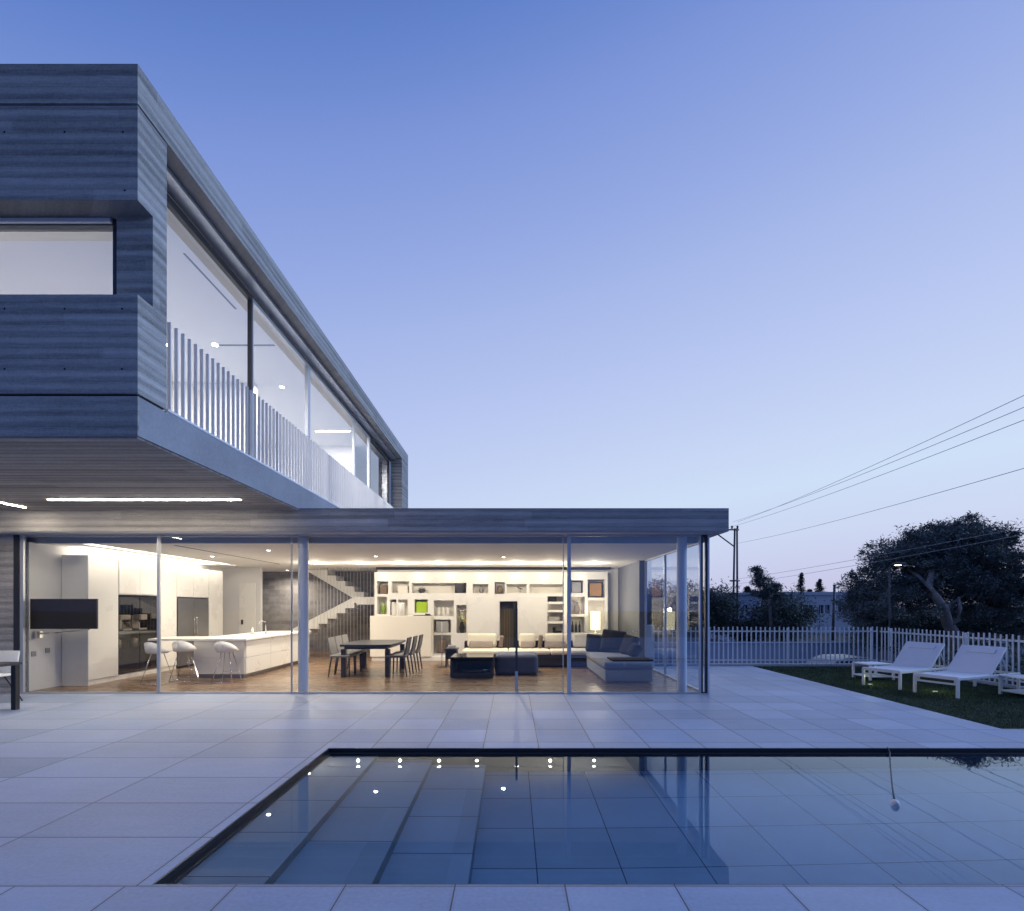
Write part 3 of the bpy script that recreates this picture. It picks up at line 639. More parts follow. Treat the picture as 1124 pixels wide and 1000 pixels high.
fa = thing('faucet', 'slim arched chrome faucet on the white island', 'faucet', (-6.0, 12.7, .84))
m = MB(); m.lathe((-6.0, 12.7, .841), [(.03, 0), (.03, .02), (.0, .022)], 14); m.build('base', M['chrome'], fa)
m = MB(); m.tube([(-6.0, 12.7, .85), (-6.0, 12.7, 1.08), (-6.03, 12.7, 1.14), (-6.09, 12.7, 1.16), (-6.15, 12.7, 1.14), (-6.17, 12.7, 1.08)], .012, 8); m.build('spout', M['chrome'], fa)
o = MB().lathe((-6.25, 12.55, .841), [(0, 0), (.03, 0), (.032, .12), (.012, .14), (.012, .17), (0, .172)], 12).build('soap_bottle', M['pale']); tag(o, 'little pale soap bottle beside the island faucet', 'bottle')
# bar stools
def make_stool(loc, rz, label):
    t = thing('bar_stool', label, 'bar stool', loc, rz, 'white bar stools at the island')
    m = MB()   # shell: seat dish rising into a low back
    n = 18; prof = [(0, .60), (.10, .595), (.17, .60), (.205, .625)]
    rings = []
    for r, z in prof: rings.append([m.bm.verts.new((r*math.cos(k*2*math.pi/n), r*math.sin(k*2*math.pi/n)*.95, z + (max(0, -math.cos(k*2*math.pi/n)))**1.3*.0)) if r else None for k in range(n)])
    c0 = m.bm.verts.new((0, 0, .60))
    top = []
    for k in range(n):
        a = k*2*math.pi/n; b = max(0, -math.cos(a)*.9+.25)
        top.append(m.bm.verts.new((.225*math.cos(a), .215*math.sin(a), .635+b*.17)))
    rings = rings[1:] + [top]
    for k in range(n): m.bm.faces.new((c0, rings[0][k], rings[0][(k+1)%n]))
    for A, B in zip(rings, rings[1:]):
        for k in range(n): m.bm.faces.new((A[k], B[k], B[(k+1)%n], A[(k+1)%n]))
    for f in m.bm.faces: f.smooth = True
    o = m.build('seat_shell', M['white'], t, False); o.modifiers.new('thickness', 'SOLIDIFY').thickness = .014
    for s in (-1, 1):
        m = MB(); m.tube([(.06, s*.08, .6), (.19, s*.2, .012), (-.19, s*.2, .012), (-.06, s*.08, .6)], .008, 8); m.build('sled_leg', M['chrome'], t, False)
    m = MB(); m.tube([(.155, -.165, .2), (.155, .165, .2)], .007, 8); m.tube([(-.19, -.2, .012), (-.19, .2, .012)], .007, 8); m.build('footrest', M['chrome'], t, False)
    return t
s0 = make_stool((-5.72, 10.46, .002), R(90), 'white bar stool in front of the island corner, nearest the round column')
dup(s0, (-6.95, 10.22, .002), R(80), 'white bar stool partly behind the upright glass stile')
dup(s0, (-6.68, 10.62, .002), R(100), 'white bar stool against the left corner of the island body')

# ------------------------------------------------------------------ stair
st = thing('staircase', 'folded white concrete staircase with slim hanging rods before a dark block wall', 'staircase', (-5.7, 16.3, 0))
nl, tr, rs = 11, .27, .1575
x0, z0 = -4.75-nl*tr, 1.80-nl*rs
poly = [(x0, z0+.02), (x0, z0+.20), (-4.75, 1.80+.01), (-4.70, 1.80+.01), (-4.70, 1.62)]
for k in range(nl-1, -1, -1): poly += [(x0+(k+1)*tr-.02, 1.62-(nl-1-k)*rs-.0), (x0+(k+1)*tr-.02, 1.62-(nl-k)*rs)]
poly = [p for p in poly if p[1] > -.2]; poly = [(a, max(b, .004)) for a, b in poly]
m = MB(); m.prism(poly, 'y', 15.75, 16.45); m.build('lower_flight', M['lacquer'], st)
m = MB(); m.box(-4.699, -4.06, 15.75, 17.35, 1.57, 1.80); m.build('landing', M['lacquer'], st)
poly = [(-4.70, 1.58)]
x, z = -4.70, 1.80
poly2 = [(x, z)]
for k in range(5): poly2 += [(x, z+.172), (x-.29, z+.172)]; x -= .29; z += .172
poly = [(-4.70, 1.575)] + poly2 + [(x, 2.66), (x-.35, 2.66), (x-.35, z-.22+.2)]
m = MB(); m.prism(poly, 'y', 16.5, 17.3); m.build('upper_flight', M['lacquer'], st)
rod0 = MB().tube([(-5.95, 15.66, .004), (-5.95, 15.66, 2.668)], .006, 6).build('rod', M['alu'], st)
for i in range(1, 19):
    c = rod0.copy(); COL.objects.link(c); c.parent = st; c.location.x += i*.1

# ------------------------------------------------------------------ bookcase
BY, BD = 15.30, .36
fx = lambda px: (px-562)/572*BY
fz = lambda py: EYE-(py-665)/572*BY
bk = thing('bookcase', 'wall wide white bookcase of irregular open niches around a dark doorway', 'bookcase', (-.6, BY+.2, 0))
nic = [(414,426,638,652),(430,449,638,651),(452,512,640,651),(519,536,641,651),(543,554,639,652),(556,578,641,651),(581,618,641,651),(626,640,637,651),(645,664,636,656),
       (414,424.5,655,674),(428,435,658,675.5),(437,447.5,658,676),(455,469.5,658,672.5),(476,498,659,676),(501,512,664,695),
       (474.5,495,680,694.5),(474.5,495,697,717.5),(548.5,568,660,721),(601,618,654.5,660.5),(601,618,663,669.5),(601,618,672,682),(601,618,684.5,695),(626,642,655,674),(626,642,677,694.5),(645,664,659,694)]
hs = [(fx(a), fx(b), fz(d_), fz(c)) for a, b, c, d_ in nic]
hs = [(a, b, max(c, .12) if not (549 > 562+a*572/BY > 548) else .004, e) for a, b, c, e in hs]
m = MB(); m.holes(fx(411), fx(667), .004, 2.525, hs, lambda a, b, c, d: m.box(a, b, BY, BY+BD, c, d)); m.build('frame', M['lacquer'], bk)
m = MB()
for i, (a, b, c, e) in enumerate(hs):
    if i != 17: m.box(a-.004, b+.004, BY+BD-.02, BY+BD+.02, c-.004, e+.004)
m.build('back_panel', M['beige'], bk)
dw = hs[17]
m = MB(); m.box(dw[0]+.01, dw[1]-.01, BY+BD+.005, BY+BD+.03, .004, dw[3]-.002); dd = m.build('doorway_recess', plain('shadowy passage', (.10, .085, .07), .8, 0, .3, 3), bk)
m = MB(); m.box(dw[1]-.12, dw[1]-.06, BY+.04, BY+BD, .004, dw[3]-.01); m.build('door_leaf', M['black'], dd)
for q in (0.12, .2, .27): 
    m = MB(); m.box(dw[0]+q, dw[0]+q+.03, BY+BD-.03, BY+BD+.003, .3, dw[3]-.25); m.build('coat', M['wick'], dd)
m = MB(); m.box(fx(513), fx(547.5), BY-.025, BY-.001, fz(699), fz(655), .002, 1); m.build('blank_panel', M['lacquer'], bk)
m = MB(); m.box(fx(569), fx(600), BY-.025, BY-.001, fz(699), fz(655), .002, 1); m.build('blank_panel', M['lacquer'], bk)
SY = BY+.16
def onshelf(px, py): return (fx(px), SY, fz(py))
def item(name, mb, mat, label, cat): return tag(mb.build(name, mat), label, cat)
def ibox(name, px0, px1, py0, py1, mat, label, cat, dep=.1, bev=.006):
    return item(name, MB().box(fx(px0), fx(px1), SY-dep/2, SY+dep/2, fz(py1)+.004, fz(py0), bev, 1), mat, label, cat)
def vase(name, px, py1, py0, w, mat, label, prof=None):
    h = fz(py0)-fz(py1); r = w/2*BY/572
    prof = prof or [(0, 0), (.7, .0), (1, .3), (.9, .6), (.4, .85), (.5, 1.0), (.4, .98), (0, .9)]
    return item(name, MB().lathe((fx(px), SY, fz(py1)+.003), [(a*r, b*h) for a, b in prof], 16), mat, label, 'vase')
ibox('basket', 416, 424, 642, 652, M['wick'], 'brown woven basket in the top left niche of the bookcase', 'basket', .2, .02)
ibox('storage_box', 436, 447, 643, 651, M['beige'], 'beige box in the second niche of the bookcase top row', 'box', .2)
b_ = thing('bowl_stack', 'dark bowls stacked at the left of the long upper niche', 'bowls', onshelf(463, 651))
m = MB(); m.lathe((fx(462), SY, fz(651)+.003), [(0,0),(.05,0),(.13,.09),(.12,.09),(0,.02)], 18); m.build('bowl', M['black'], b_)
m = MB(); m.lathe((fx(462), SY, fz(651)+.05), [(0,0),(.04,0),(.11,.09),(.10,.09),(0,.02)], 18); m.build('bowl', M['black'], b_)
ibox('storage_box', 499, 509, 639.5, 651, M['black'], 'black square box at the right end of the long upper niche', 'box', .2)
vase('vase', 528, 651, 643, 5, M['chairl'], 'small grey vase alone in the upper niche left of the framed picture')
pf = thing('picture_frame', 'arched dark picture in the upper niche above the doorway', 'picture', onshelf(548.5, 652))
m = MB(); m.box(fx(543.8), fx(553.3), SY-.02, SY+.02, fz(652)+.004, fz(640), .004, 1); m.build('frame', M['grey'], pf)
m = MB(); m.lathe((fx(548.5), SY-.023, fz(651)), [(0,0),(.09,0),(.09,.12),(.06,.2),(0,.24)], 12); m.build('figure', M['wick'], pf)
item('model_bird', MB().obox((fx(571), SY, fz(645.5)), (.16, .03, .03), (0, .35, 0), .01).obox((fx(569), SY, fz(644.5)), (.1, .05, .015), (0, .5, 0), .005).obox((fx(571), SY, fz(648.5)), (.012, .012, .12)), M['dark'], 'small dark tilted figurine in the niche right of the arched picture', 'figurine')
ibox('storage_box', 628, 638, 639, 651, M['grey'], 'dark grey box in the niche behind the mirroring glass', 'box', .2)
pb = thing('picture_frame', 'orange brown framed picture above the lit table lamp', 'picture', onshelf(654.5, 656))
m = MB(); m.box(fx(646.5), fx(662.5), SY-.02, SY+.01, fz(656)+.004, fz(638.5), .004, 1); m.build('frame', M['black'], pb)
m = MB(); m.box(fx(648), fx(661), SY-.026, SY-.021, fz(654.5), fz(640)); m.build('print', M['brown'], pb)
vase('vase', 419.5, 674, 661, 4.6, M['green'], 'tall olive green vase in the left niche of the second row', [(0,0),(.8,0),(1,.35),(.9,.6),(.45,.78),(.5,1),(.4,.98),(0,.9)])
ibox('book_row', 429, 434, 661, 675.5, M['pale'], 'pale upright books in the narrow niche beside the green vase', 'books', .18)
ibox('storage_box', 456.5, 468.5, 660.5, 672.5, M['lime'], 'bright lime green box in the second row of niches', 'box', .2)
br = thing('ornament_row', 'little pinkish ornaments side by side in the wide niche above the grey box', 'ornaments', onshelf(487, 676))
for q in (481, 486, 491): MB().lathe((fx(q), SY, fz(676)+.003), [(0,0),(.05,0),(.06,.08),(.03,.16),(.045,.22),(0,.25)], 10).build('ornament', M['pale'], br)
fl = thing('flower_vase', 'dark vase with white and yellow flowers in the tall niche left of the sofa', 'flower vase', onshelf(506.5, 695))
m = MB(); m.lathe((fx(506.5), SY, fz(695)+.003), [(0,0),(.06,0),(.085,.15),(.05,.28),(.06,.32)], 14); m.build('vase', M['black'], fl)
m = MB(); rg = random.Random(5)
for k in range(9): m.lathe((fx(506.5)+rg.uniform(-.11,.11), SY+rg.uniform(-.08,.05), fz(695)+.42+rg.uniform(0,.3)), [(0,-.03),(.035,-.01),(.03,.02),(0,.03)], 8)
m.build('blossom', M['pale'], fl)
m = MB()
for k in range(5): m.lathe((fx(506.5)+rg.uniform(-.05,.13), SY-.05+rg.uniform(-.08,.05), fz(695)+.34+rg.uniform(0,.12)), [(0,-.03),(.035,-.01),(.03,.02),(0,.03)], 8)
m.build('blossom', M['yellow'], fl)
m = MB()
for k in range(8): m.tube([(fx(506.5), SY, fz(695)+.25), (fx(506.5)+rg.uniform(-.1,.1), SY+rg.uniform(-.06,.04), fz(695)+.55)], .006, 5)
m.build('stem', M['green'], fl)
ibox('storage_box', 478.5, 492, 681.5, 694.5, M['grey'], 'mid grey square box in the lower niche beside the low cabinet', 'box', .2)
ibox('storage_box', 480, 489, 703, 717, M['wick'], 'brown upright box on the lowest shelf beside the low cabinet', 'box', .2)
ibox('book_row', 603, 611, 655.3, 660.5, M['cushion'], 'dark leaning books on the top narrow open shelf', 'books', .15)
ibox('book_row', 602, 614, 677, 682, M['grey'], 'grey flat books on the middle narrow open shelf', 'books', .18)
tr_ = item('model_shoe', MB().box(fx(607), fx(617), SY-.06, SY+.06, fz(695)+.004, fz(692.5), .01, 1).box(fx(607), fx(610.5), SY-.05, SY+.05, fz(692.5)+.002, fz(688.5), .02, 1), M['black'], 'black low sculpture on the bottom narrow open shelf', 'sculpture')
vase('vase', 634, 674, 661, 7, M['cushl'], 'brown rounded vase behind the mirroring glass')
g_ = thing('bottle_row', 'dark slim bottles on the lower shelf behind the mirroring glass', 'bottles', onshelf(634, 694))
for q in (629, 633, 637): MB().lathe((fx(q), SY, fz(694.5)+.003), [(0,0),(.035,0),(.035,.2),(.012,.26),(.012,.34),(0,.345)], 10).build('bottle', M['dark'], g_)

# low cabinet in front of the bookcase
lc = thing('low_cabinet', 'plain off white cabinet block standing between stair and shelves', 'cabinet', (-3.1, 14.65, 0))
m = MB(); m.box(-3.93, -2.25, 14.42, 14.95, .12, 1.25, .004, 1); m.build('body', M['beige'], lc)
m = MB(); m.box(-3.90, -1.70, 14.46, 15.28, .003, .118, .003, 1); m.build('plinth', M['white'], lc)
o = MB().lathe((-3.12, 14.7, 1.252), [(0,0),(.085,0),(.085,.36),(.08,.37),(0,.37)], 18).build('vase', M['white']); tag(o, 'tall plain white cylinder vase on the off white cabinet', 'vase')
o = MB().box(-2.75, -2.28, 14.5, 14.8, 1.252, 1.27, .003, 1).obox((-2.36, 14.6, 1.29), (.14, .1, .04), (0, .1, 0), .01).build('tray', M['dark']); tag(o, 'flat dark tray lying at the right end of the off white cabinet', 'tray')

# ------------------------------------------------------------------ dining set
dt_ = thing('dining_table', 'black wooden dining table with thick legs and bowed ends', 'dining table', (-3.14, 12.2, 0))
m = MB(); m.prism([(-3.68, 11.15), (-3.4, 11.1), (-2.88, 11.1), (-2.60, 11.15), (-2.56, 11.95), (-2.60, 12.75), (-2.88, 12.8), (-3.4, 12.8), (-3.68, 12.75), (-3.72, 11.95)], 'z', .655, .70); m.build('tabletop', M['black'], dt_)
m = MB(); m.box(-3.6, -2.68, 11.2, 12.7, .60, .654); m.build('apron', M['black'], dt_)
for x in (-3.66, -2.72):
    for y in (11.14, 12.64):
        m = MB(); m.box(x, x+.1, y, y+.1, .003, .60, .006, 1); m.build('leg', M['black'], dt_)
def make_chair(loc, rz, label, mat):
    t = thing('dining_chair', label, 'chair', loc, rz, 'chairs around the dining table')
    m = MB(); m.box(-.22, .22, -.21, .21, .42, .475, .02, 2); m.build('seat', mat, t, False, True)
    m = MB(); m.prism([(-.20, .44), (-.245, .60), (-.285, .84), (-.255, .845), (-.21, .60), (-.165, .46)], 'y', -.20, .20); m.build('backrest', mat, t, False)
    for sx, sy in ((1,1), (1,-1), (-1,1), (-1,-1)):
        m = MB(); m.tube([(sx*.19, sy*.18, .425), (sx*.20-.0+(-.05 if sx < 0 else .0), sy*.19, .003)], .02, 8, .013); m.build('leg', M['black'], t, False)
    return t
c0 = make_chair((-2.50, 11.34, .002), R(180), 'dark dining chair nearest the glass on the right side of the black table', M['chair'])
dup(c0, (-2.46, 11.86, .002), R(180), 'middle dark chair on the right side of the black dining table')
dup(c0, (-2.42, 12.38, .002), R(180), 'farthest dark chair on the right side, closest to the off white cabinet')
c1 = make_chair((-3.68, 11.34, .002), 0, 'grey dining chair nearest the glass on the left side of the black table', M['chairl'])
dup(c1, (-3.70, 11.86, .002), 0, 'middle grey chair on the left side of the black dining table')
dup(c1, (-3.72, 12.38, .002), 0, 'farthest grey chair on the left side, closest to the stair')

# ------------------------------------------------------------------ lounge
sf = thing('sofa', 'long cream sofa on a charcoal base against the bookcase', 'sofa', (.6, 13.4, 0))
m = MB(); m.box(-1.28, 3.0, 12.92, 14.05, .03, .30, .02, 2); m.build('base', M['sofab'], sf)
for x0, x1 in ((-1.25, -.1), (-.09, .95), (.96, 1.95), (1.96, 2.98)):
    m = MB(); m.box(x0, x1, 12.90, 13.72, .305, .43, .05, 3); m.build('seat_cushion', M['cream'], sf, smooth=True)
for i, (x0, x1) in enumerate(((-1.17, -.40), (.18, .62), (.86, 1.5), (1.6, 2.3), (2.34, 2.95))):
    m = MB(); m.obox(((x0+x1)/2, 13.72, .62), (x1-x0, .2, .36), (R(-12), 0, 0), .07, 3); m.build('back_cushion', M['cream'], sf, smooth=True)
m = MB(); m.box(-1.26, -.3, 13.76, 14.02, .305, .6, .03, 2); m.box(.1, 2.98, 13.84, 14.02, .305, .6, .03, 2); m.build('backrest', M['sofab'], sf)
for x, sx, mt, lb in ((-.80, .62, 'cushl', 'brown lumbar cushion on the left end of the cream sofa'), (.40, .34, 'cushl', 'brown cushion right of the doorway on the cream sofa'), (1.12, .56, 'cushl', 'brown cushion beside the glass stile on the cream sofa')):
    o = MB().obox((x, 13.52, .52), (sx, .13, .2), (R(-20), 0, 0), .055, 3).build('cushion', M[mt], smooth=True); tag(o, lb, 'cushion', 'cushions on the sofa')
for x, lb, h in ((-.28, 'thin patterned cushion standing on edge left of the doorway', .3), (.74, 'thin patterned cushion standing on edge among the cream cushions', .34)):
    o = MB().obox((x, 13.6, .60), (.1, .3, h), (0, R(8), 0), .04, 3).build('cushion', M['wick'], smooth=True); tag(o, lb, 'cushion', 'cushions on the sofa')
chz = thing('chaise', 'blue grey chaise longue behind the mirroring glass', 'chaise', (2.3, 11.6, 0))
m = MB(); m.box(1.84, 2.78, 10.3, 12.85, .03, .26, .02, 2); m.build('base', M['chaise'], chz)
m = MB(); m.box(1.82, 2.80, 10.28, 12.85, .262, .42, .06, 3); m.build('mattress', M['chaise'], chz, smooth=True)
o = MB().box(2.0, 2.82, 10.36, 11.0, .425, .455, .012, 2).build('throw', M['cushion'], smooth=True); tag(o, 'dark folded throw on the foot of the blue grey chaise', 'throw')
for x, y, rz, s, tl, lb in ((2.02, 12.66, 4, .44, 20, 'charcoal cushion at the back left of the chaise'), (2.42, 12.50, 22, .56, 22, 'largest charcoal cushion leaning in the middle of the chaise'), (2.68, 11.92, 66, .46, 20, 'charcoal cushion leaning right of the largest one on the chaise'), (2.66, 11.30, 80, .32, 34, 'smallest charcoal cushion at the right front of the chaise')):
    o = MB().obox((0,0,0), (s, .20, s), (0,0,0), .09, 5).build('cushion', M['cushion'], smooth=True)
    for v in o.data.vertices:          # a filled cover: thin rim, full belly, ears at the corners
        a, b = abs(v.co.x)/(s/2), abs(v.co.z)/(s/2); q = max(a, b)
        v.co.y *= 1.15-.55*q**3
        v.co.x *= .88+.20*min(a, b); v.co.z *= .88+.20*min(a, b)
    o.location = (x, y, .42+s*.45); o.rotation_euler = (R(-tl), R(6), R(-rz)); tag(o, lb, 'cushion', 'cushions on the chaise')
po = MB(); po.box(-.38, .58, 11.42, 12.3, .005, .46, .13, 4)
tag(po.build('pouf', M['pouf'], smooth=True), 'big soft slate grey pouf in front of the sofa', 'pouf')
ct = thing('coffee_table', 'low black box coffee table with an open shelf', 'coffee table', (-.85, 11.4, 0))
m = MB(); m.box(-1.30, -.40, 10.95, 11.85, .40, .45, .004, 1); m.build('tabletop', M['blackg'], ct)
m = MB(); m.box(-1.30, -.40, 10.95, 11.85, .02, .12, .004, 1); m.build('shelf', M['blackg'], ct)
m = MB(); m.box(-1.30, -1.24, 10.96, 11.84, .121, .399); m.box(-.46, -.40, 10.96, 11.84, .121, .399); m.box(-1.23, -.47, 11.6, 11.66, .121, .399); m.build('side_panel', M['black'], ct)
o = MB().lathe((-.82, 11.2, .122), [(0, .0), (.1, 0), (.26, .03), (.27, .035), (.1, .012), (0, .01)], 24).build('tray', M['plate']); tag(o, 'round silver tray on the open shelf of the black coffee table', 'tray')
o = MB().lathe((-.55, 11.25, .122), [(0, 0), (.06, 0), (.09, .05), (.08, .05), (0, .01)], 16).build('bowl', M['plate']); tag(o, 'small silver bowl beside the tray in the coffee table', 'bowl')
sd = thing('side_table', 'small black side table left of the cream sofa', 'side table', (-1.5, 13.2, 0))
m = MB(); m.box(-1.68, -1.36, 12.95, 13.4, .42, .46, .004, 1); m.build('tabletop', M['black'], sd)
for x in (-1.66, -1.41):
    m = MB(); m.box(x, x+.03, 12.97, 13.38, .004, .42); m.build('leg', M['black'], sd)
m = MB(); m.box(-1.63, -1.41, 13.0, 13.35, .2, .419, .004, 1); m.build('drawer', M['black'], sd)
o = MB().box(-1.62, -1.42, 13.02, 13.3, .462, .50, .003, 1).obox((-1.52, 13.16, .52), (.17, .24, .03), (0, 0, .2), .002).build('book_stack', M['grey']); tag(o, 'grey books stacked on the small black side table', 'books')
# lamp on a narrow console
cs = thing('console', 'narrow white console behind the sofa under the lit lamp', 'console', (2.35, 14.5, 0))
m = MB(); m.box(2.0, 2.75, 14.3, 14.7, .72, .76); m.build('top', M['lacquer'], cs)
for x in (2.0, 2.71):
    m = MB(); m.box(x, x+.04, 14.3, 14.7, .003, .719); m.build('leg', M['lacquer'], cs)
lp = thing('table_lamp', 'lit table lamp with a tall glowing cylinder shade', 'lamp', (2.32, 14.5, .76))
m = MB(); m.lathe((2.32, 14.5, .762), [(0,0),(.08,0),(.08,.015),(.012,.025),(.012,.14)], 16); m.build('stand', M['chrome'], lp)
m = MB(); m.lathe((2.32, 14.5, .86), [(.135, 0), (.135, .52)], 24); m.build('lamp_shade', M['shade'], lp)
l = bpy.data.lights.new('lamp_bulb', 'POINT'); l.energy = 34; l.color = (1, .82, .55); l.shadow_soft_size = .05; lo = bpy.data.objects.new('lamp_bulb', l); COL.objects.link(lo); lo.location = (2.32, 14.5, 1.42)
# slim post just inside the glass
ps = thing('floor_post', 'slim post just inside the glass, dark above and pale below', 'post', (.08, 9.30, 0))
m = MB(); m.box(.055, .105, 9.28, 9.32, .004, .36); m.build('foot', M['alu'], ps)
m = MB(); m.box(.06, .10, 9.285, 9.315, .361, 1.48); m.build('upright', M['dark'], ps)
# floor reading lamp beside the shelf
rl = thing('floor_lamp', 'thin bent reading lamp standing left of the coffee table', 'lamp', (-1.75, 13.0, 0))
m = MB(); m.lathe((-1.75, 13.0, .003), [(0,0),(.11,0),(.11,.012),(0,.015)], 16); m.build('foot', M['dark'], rl)
m = MB(); m.tube([(-1.75, 13.0, .01), (-1.75, 13.0, 1.12), (-1.72, 13.0, 1.18), (-1.55, 13.0, 1.2)], .01, 6); m.build('stem', M['alu'], rl)

# ------------------------------------------------------------------ terrace table and chair at the left edge
ot = thing('outdoor_table', 'dark legged outdoor table cut off by the left edge', 'table', (-8.2, 7.3, 0))
m = MB(); m.box(-9.4, -7.27, 6.86, 7.74, .66, .70, .004, 1); m.build('tabletop', M['dark'], ot)
for x, y in ((-7.35, 6.9), (-9.36, 6.9), (-7.35, 7.64), (-9.36, 7.64)):
    m = MB(); m.box(x, x+.07, y, y+.07, .002, .659, .003, 1); m.build('leg', M['black'], ot)
oc = thing('outdoor_chair', 'white shell chair with dark wire legs at the outdoor table', 'chair', (-8.15, 8.2, 0))
m = MB(); m.obox((-8.15, 8.15, .44), (.44, .42, .03), (0,0,0), .012, 2); m.obox((-8.15, 8.37, .63), (.44, .03, .36), (R(-8), 0, 0), .012, 2); m.build('seat_shell', M['white'], oc, smooth=True)
for sx in (-1, 1):
    for sy in (-1, 1):
        m = MB(); m.tube([(-8.15+sx*.1, 8.15+sy*.1, .43), (-8.15+sx*.27, 8.15+sy*.24, .003)], .011, 6); m.build('leg', M['dark'], oc)

# ------------------------------------------------------------------ loungers and low tables on the lawn
def make_lounger(loc, rz, label):
    t = thing('sun_lounger', label, 'sun lounger', loc, rz, 'white loungers on the lawn')
    # local: foot end at x=0, head towards +x
    W, L, SH = .69, 1.85, .34
    m = MB(); m.box(0, L, -W/2, -W/2+.035, SH-.045, SH, .004, 1); m.box(0, L, W/2-.035, W/2, SH-.045, SH, .004, 1); m.box(0, .035, -W/2+.036, W/2-.036, SH-.045, SH-.001); m.box(L-.035, L, -W/2+.036, W/2-.036, SH-.045, SH-.001)
    m.box(.02, .045, -W/2+.036, W/2-.036, SH-.13, SH-.10); m.build('frame', M['rail'], t, False)
    for x in (.0, L-.06):
        for y in (-W/2-.002, W/2-.038):
            m = MB(); m.box(x+.002, x+.045, y, y+.04, .0, SH-.046, .003, 1); m.build('leg', M['rail'], t, False)
    m = MB()
    n = 8; pts = [(.02+i*(.92/n), SH+.012-.025*math.sin(math.pi*i/n)) for i in range(n+1)]
    m.prism(pts+[(x, z-.012) for x, z in pts[::-1]], 'y', -W/2+.01, W/2-.01); m.build('seat_sling', M['sling'], t, False)
    m = MB(); bx0, bz0, bx1, bz1 = .95, SH+.01, 1.42, SH+.47
    m.prism([(bx0, bz0), (bx1, bz1), (bx1+.03, bz1-.02), (bx0+.03, bz0-.02)], 'y', -W/2+.01, W/2-.01); bs = m.build('back_sling', M['sling'], t, False)
    m = MB(); m.obox((1.315, 0, SH+.385), (.02, W*.66, .085), (0, R(45.6), 0), .008, 2); m.build('headrest', M['sling'], bs, False)
    for y in (-W/2+.03, W/2-.03):
        m = MB(); m.tube([(1.3, y, SH+.33), (1.52, y, SH-.02)], .012, 6); m.build('back_prop', M['rail'], t, False)
    return t
l0 = make_lounger((6.95, 9.83, -.008), R(24), 'white sling sun lounger farther from the pool, beside the low slatted table')
dup(l0, (7.26, 8.95, -.008), R(22), 'white sling sun lounger nearer the pool, at the right of the pair')
def low_table(loc, rz, label):
    t = thing('side_table', label, 'side table', loc, rz, 'low tables beside the loungers')
    m = MB(); m.box(-.28, .28, -.25, .25, .31, .335, .004, 1); m.build('tabletop', M['rail'], t, False)
    m = MB(); m.box(-.28, .28, -.25, .25, .06, .08, .003, 1); m.build('shelf', M['rail'], t, False)
    for x in (-.28, .24):
        for y in (-.25, .21):
            m = MB(); m.box(x, x+.04, y, y+.04, 0, .309); m.build('leg', M['rail'], t, False)
    return t
q0 = low_table((7.62, 11.0, -.008), R(6), 'low white side table behind the foot of the farther lounger')
dup(q0, (8.78, 8.86, -.008), R(4), 'low white side table cut by the right edge of the photo')
for x, y, lb in ((7.55, 9.3, 'lit round ground light glowing between the two loungers'), (6.98, 10.15, 'lit round ground light under the foot of the farther lounger')):
    t = thing('ground_light', lb, 'ground light', (x, y, -.01), 0, 'ground lights in the lawn')
    m = MB(); m.lathe((x, y, -.012), [(.04, 0), (.04, .02), (.03, .021)], 16); m.build('trim', M['alu'], t)
    m = MB(); m.lathe((x, y, .009), [(0, 0), (.03, 0), (.03, -.003)], 16); m.build('lens', M['lawnlamp'], t)
    l = bpy.data.lights.new('ground_lamp', 'POINT'); l.energy = 1.1; l.color = (.9, 1, .5); l.shadow_soft_size = .03; lo = bpy.data.objects.new('ground_lamp', l); COL.objects.link(lo); lo.location = (x, y, .16)

# ------------------------------------------------------------------ fences
FY = 13.36; FX = 9.37
fb_ = thing('fence', 'white picket fence along the back of the terrace, facing the street', 'fence', (6, FY, 0), 0, 'white picket fences')
m = MB(); m.box(3.0, FX+.1, FY-.09, FY+.07, -.05, .045, .004, 1); m.build('kerb', M['kerb'], fb_)
for z in (.12, .86):
    m = MB(); m.box(3.1, FX, FY-.012, FY+.012, z, z+.035); m.build('rail', M['rail'], fb_)
p0 = MB().box(3.494, 3.526, FY-.028, FY-.013, .05, .99, .002, 1).build('picket', M['rail'], fb_)
for i in range(1, 50):
    c = p0.copy(); COL.objects.link(c); c.parent = fb_; c.location.x += i*.119; c.rotation_euler.y = random.uniform(-.004, .004)
for x in (3.492+.119*12, 3.492+.119*30, 3.492+.119*48):
    m = MB(); m.box(x+.004, x+.032, FY+.013, FY+.05, .045, .97, .003, 1); m.build('post', M['rail'], fb_)
fs_ = thing('fence', 'white picket fence along the right side behind the loungers', 'fence', (FX, 10, 0), 0, 'white picket fences')
m = MB(); m.box(FX-.05, FX+.09, 5.5, FY-.095, -.05, .045, .004, 1); m.build('kerb', M['kerb'], fs_)
for z in (.12, .86):
    m = MB(); m.box(FX-.012, FX+.012, 5.5, FY-.1, z, z+.035); m.build('rail', M['rail'], fs_)
p0 = MB().box(FX-.028, FX-.013, 13.164, 13.196, .05, .99, .002, 1).build('picket', M['rail'], fs_)
for i in range(1, 62):
    c = p0.copy(); COL.objects.link(c); c.parent = fs_; c.location.y -= i*.119; c.rotation_euler.x = random.uniform(-.004, .004)
for y in (13.162-.119*2, 13.162-.119*20, 13.162-.119*38, 13.162-.119*56):
    m = MB(); m.box(FX+.013, FX+.05, y+.004, y+.032, .045, .97, .003, 1); m.build('post', M['rail'], fs_)
o = MB().box(3.32, 3.62, FY-.12, FY+.12, -.05, 1.04, .006, 1).build('gate_pier', M['white']); tag(o, 'white wall pier at the house end of the back fence', 'pier')

